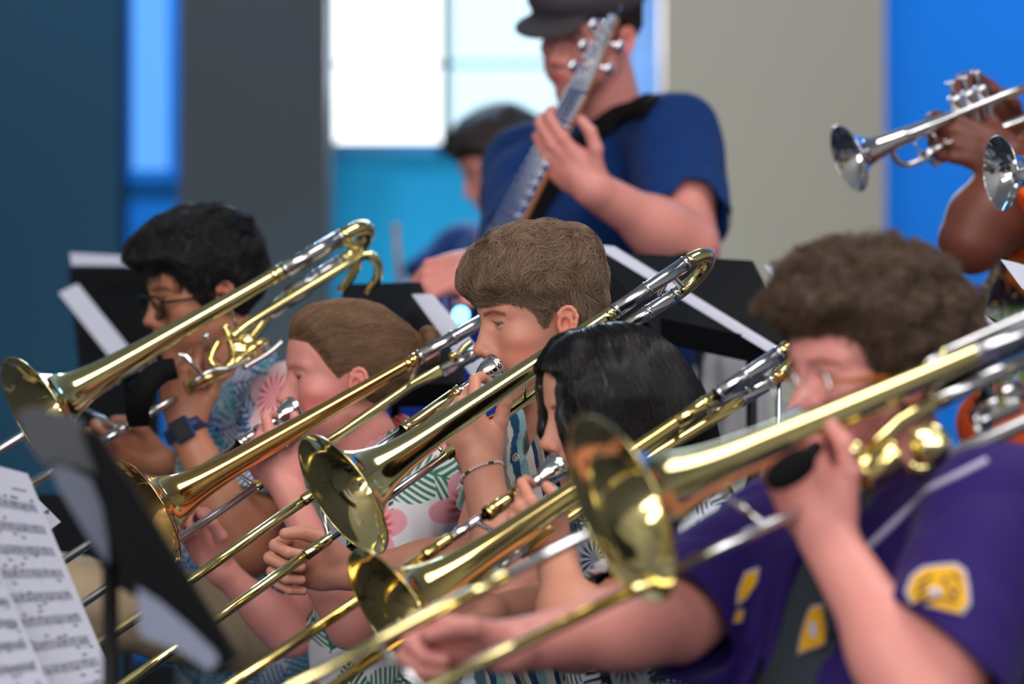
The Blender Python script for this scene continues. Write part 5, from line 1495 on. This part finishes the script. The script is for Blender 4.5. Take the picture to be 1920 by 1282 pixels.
    valve(r, W(1645, 872, 5.38), vec(-.8, -.2, -.45), BRASS, .026, .055); valve(r, W(1744, 832, 5.42), vec(-.2, -.9, .1), BRASS_PALE, .022, .04)
    pipe(r, 'valve_tubing', [W(1744, 845, 5.43), W(1746, 862, 5.44), W(1750, 880, 5.45)], .008, BRASS_PALE)
    pipe(r, 'valve_tubing', [W(1835, 765, 5.6), W(1915, 730, 5.62)], .014, NICKEL); pipe(r, 'valve_tubing', [W(1838, 792, 5.58), W(1855, 782, 5.58), W(1910, 758, 5.6)], .010, NICKEL)
    pipe(r, 'valve_brace', [W(1822, 770, 5.58), W(1838, 820, 5.56)], .005, NICKEL); pipe(r, 'valve_brace', [W(1874, 700, 5.56), W(1880, 760, 5.58)], .004, BRASS)
    MB().ball(W(1602, 845, 5.35), .012, 14, 10).build('valve_stop', BRASS_PALE, r)
    f = Field(); f.ell(W(1482, 880, 5.24), (.034, .012, .019), R=basis(W(1520, 850, 5.1)-W(1440, 905, 5.1)), k=.01); f.cap(W(1500, 868, 5.25), W(1530, 838, 5.30), .012, .009, k=.015)
    V, Q = f.mesh(.0025); mesh_obj('hand_grip', V, Q, BLACKF, r)
def stands_and_sheets():
    # stand at the lower left, seen from behind
    st = music_stand([W(52, 800, 5.40), W(182, 812, 5.22), W(448, 1236, 5.12), W(202, 1090, 5.38)], 0.0, 'black music stand seen from behind at the lower left, blurred', polexy=(W(207, 1100, 5.30)[0], 5.30), lip=.0)
    def fold(name, poly, d0, mat):
        P = [W(x, y, d0) for x, y in poly]; n = vec(0, -1, 0)
        return bevel(MB().prism(P, n, .003).build(name, mat, st, False), .001)
    fold('folder', [(30, 775), (62, 762), (150, 784), (196, 850), (210, 905), (160, 880), (100, 862), (88, 880), (50, 832)], 5.10, plain('dark_folder', srgb(46, 48, 55), .4))
    fold('folder', [(82, 862), (120, 868), (172, 900), (192, 950), (202, 1010), (205, 1062), (160, 1000), (118, 930)], 5.11, plain('grey_plastic', srgb(84, 90, 108), .4))
    fold('loose_sheet', [(257, 1100), (300, 1128), (350, 1170), (404, 1222), (412, 1240), (392, 1258), (340, 1222), (280, 1200), (262, 1190)], 5.02, plain('grey_sheet', srgb(128, 134, 156), .7))
    fold('folder', [(150, 800), (176, 806), (240, 900), (300, 1000), (380, 1130), (442, 1236), (410, 1262), (340, 1180), (262, 1096), (226, 1085), (205, 1000), (196, 930)], 5.06, BLACKF)
    # white parts
    sheet([W(-140, 840, 5.95), W(52, 888, 6.22), W(236, 1330, 6.10), W(-20, 1400, 5.85)], 'white page of printed music at the lower left corner, the larger upper page', rows=9)
    sheet([W(-160, 1010, 5.80), W(-18, 1030, 6.00), W(150, 1420, 5.85), W(-60, 1480, 5.65)], 'second page of printed music overlapping at the left edge', rows=8)
    sheet([W(18, 888, 6.35), W(42, 906, 6.50), W(114, 978, 6.55), W(70, 1010, 6.32)], 'corner of a page of music sticking out behind the white pages', rows=3)
    music_stand([W(-150, 870, 6.02), W(40, 900, 6.30), W(180, 1330, 6.20), W(-40, 1400, 5.96)], 0, 'black music stand carrying the white pages at the left edge')
    # behind the man with glasses
    d = 9.2
    music_stand([W(128, 500, d), W(345, 500, d-.15), W(345, 700, d-.25), W(150, 720, d-.1)], 0, 'black music stand behind the man with dark-framed glasses')
    sheet([W(131, 474, d-.2), W(300, 484, d-.25), W(302, 500, d-.27), W(134, 497, d-.22)], 'pale page edge along the top of the stand behind the man with glasses', notes=False)
    sheet([W(110, 549, d-.4), W(146, 532, d-.38), W(262, 676, d-.5), W(222, 690, d-.52)], 'white strip of paper slanting down beside the face of the man with glasses', notes=False)
    music_stand([W(118, 700, d+.9), W(300, 700, d+.8), W(300, 860, d+.7), W(124, 860, d+.8)], 0, 'lower black music stand behind the far trombone bell')
    # middle
    d = 8.0
    music_stand([W(640, 532, d), W(788, 528, d-.05), W(890, 760, d-.25), W(650, 760, d-.3)], 0, 'black music stand behind the hair bun')
    sheet([W(772, 552, d-.12), W(812, 552, d-.13), W(965, 735, d-.38), W(925, 760, d-.38)], 'white strip of paper slanting between the hair bun and the striped-shirt player', notes=False)
    # right of the brown-haired player
    d = 7.9
    music_stand([W(1120, 470, d), W(1412, 488, d-.05), W(1520, 700, d-.28), W(1240, 640, d-.25)], 0, polexy=(W(1412, 700, d-.1)[0], d-.05), label='large black music stand behind the striped-shirt player, under the bass player')
    music_stand([W(1110, 520, d+.3), W(1290, 470, d+.3), W(1300, 640, d+.15), W(1130, 640, d+.15)], 0, 'black folder stand in front of the bass player\'s elbow')
    sheet([W(1112, 460, d-.1), W(1152, 462, d-.1), W(1462, 652, d-.33), W(1440, 660, d-.33)], 'long white page edge crossing the large black music stand', notes=False)
    sheet([W(1432, 497, d-.05), W(1470, 506, d-.05), W(1500, 545, d-.1), W(1462, 530, d-.1)], 'white page corner at the right top of the large black music stand', notes=False)
    music_stand([W(1790, 560, 7.3), W(1850, 592, 7.25), W(1960, 640, 7.1), W(1800, 720, 7.1)], 0, 'black music stand behind the curly-haired player\'s head')
    sheet([W(1832, 590, 7.2), W(1842, 586, 7.2), W(1884, 622, 7.15), W(1872, 628, 7.15)], 'white page edge between the curly hair and the trumpet player', notes=False)
    sheet([W(1876, 486, 7.3), W(1930, 500, 7.3), W(1940, 560, 7.2), W(1916, 540, 7.2)], 'grey page in front of the patterned orange shirt', notes=False)
    # pale trousers of somebody standing behind the big stand, blue drum and lamp
    e = W(864, 590, 8.10)
    r = empty('stage_lamp', e, 'small round lamp shining blue beside the striped-shirt player\'s forehead', 'lamp')
    MB().lathe(e+vec(0, .10, 0), vec(0, -1, 0), [(0, 0), (0, .02), (.06, .022), (.10, .019), (.105, .017)], 20).build('housing', BLACKP, r)
    MB().lathe(e+vec(0, -.003, 0), vec(0, -1, 0), [(0, .0165), (.003, .012), (.005, 0)], 20).build('lens', emit('blue_led', (.22, .66, 1), 3.2), r)
    MB().tube([e+vec(0, .06, -.03), vec(e[0], e[1]+.06, .02)], .008, 10).build('pole', BLACKP, r)
    MB().lathe(vec(e[0], e[1]+.06, 0), vec(0, 0, 1), [(0, 0), (0, .12), (.012, .12), (.018, .02), (.018, 0)], 24).build('base', BLACKP, r)

def background_things():
    music_stand([W(70, 925, 8.35), W(232, 930, 8.30), W(262, 1135, 8.15), W(100, 1135, 8.2)], 0, 'black music stand added to darken the gap behind the slides at the left')  # added black stand keeps the gap behind the slides dark
    x, y, z = W(1459, 702, 7.3)
    r = empty('microphone_stand', (x, y, 0), 'thin chrome pole standing upright in front of the curly-haired player', 'microphone stand')
    MB().tube([(x, y, .02), (x, y, z)], .0048, 12).build('pole', SILVER, r)
    MB().lathe(vec(x, y, z-.01), vec(0, 0, 1), [(0, .005), (0, .009), (.02, .009), (.022, 0)], 14).build('clutch', BLACKP, r)
    MB().lathe(vec(x, y, 0), vec(0, 0, 1), [(0, 0), (0, .12), (.014, .12), (.02, .02), (.02, 0)], 24).build('base', BLACKP, r)
    # folding chair with a pale jacket over its back
    c = W(1368, 700, 8.68); top = c[2]+.06
    r = empty('folding_chair', (c[0], c[1], 0), 'chair standing behind the large black music stand', 'chair')
    for s in (-1, 1):
        MB().tube([(c[0]+s*.045*1.2, c[1]+.1, .01), (c[0]+s*.045*1.2, c[1], top)], .010, 10).build('leg', BLACKP, r)
        MB().tube([(c[0]+s*.05, c[1]-.32, .01), (c[0]+s*.05, c[1]-.02, .62)], .010, 10).build('leg', BLACKP, r)
    bevel(MB().box((c[0], c[1]-.16, .46), (.09, .18, .015)).build('seat', BLACKP, r, False), .008)
    f = Field(); f.ell(W(1374, 690, 8.64), (.055, .035, .06), k=.03)
    f.cap(W(1352, 690, 8.64), W(1322, 800, 8.62), .024, .030, k=.02); f.cap(W(1380, 690, 8.64), W(1365, 830, 8.61), .026, .034, k=.012); f.cap(W(1408, 695, 8.64), W(1420, 800, 8.62), .022, .026, k=.012)
    f.post = lambda P, d: d+.005*wav(P*np.array([1, 1, .3], np.float32), 90, 5, 3); f.lip = .01
    V, Q = f.mesh(.005); tag(mesh_obj('jacket', V, Q, GREYPANT), 'pale grey jacket draped over the chair behind the large black music stand', 'jacket')

import time
T0 = time.time()
def lap(s): print('LAP', s, round(time.time()-T0, 1))
player_stripes(); lap('stripes')
player_bun(); lap('bun')
player_glasses(); lap('glasses')
player_black_hair(); lap('black hair')
player_purple(); lap('purple')
o_, sv, sfc = bassist(); bass_guitar(sv, sfc); lap('bassist')
background_person(); trumpeter(); lap('others')
trumpet('silver trumpet pointing down-left at the upper right, held by the player in orange', W(1592, 297, 8.00), W(1920, 166, 8.12)-W(1592, 297, 8.00), vec(.1, -.1, 1))
trumpet('second silver trumpet cut off by the right edge of the picture', W(1876, 325, 7.40), vec(.9, .34, .10), vec(0, 0, 1))
all_trombones(); stands_and_sheets(); background_things(); lap('all')
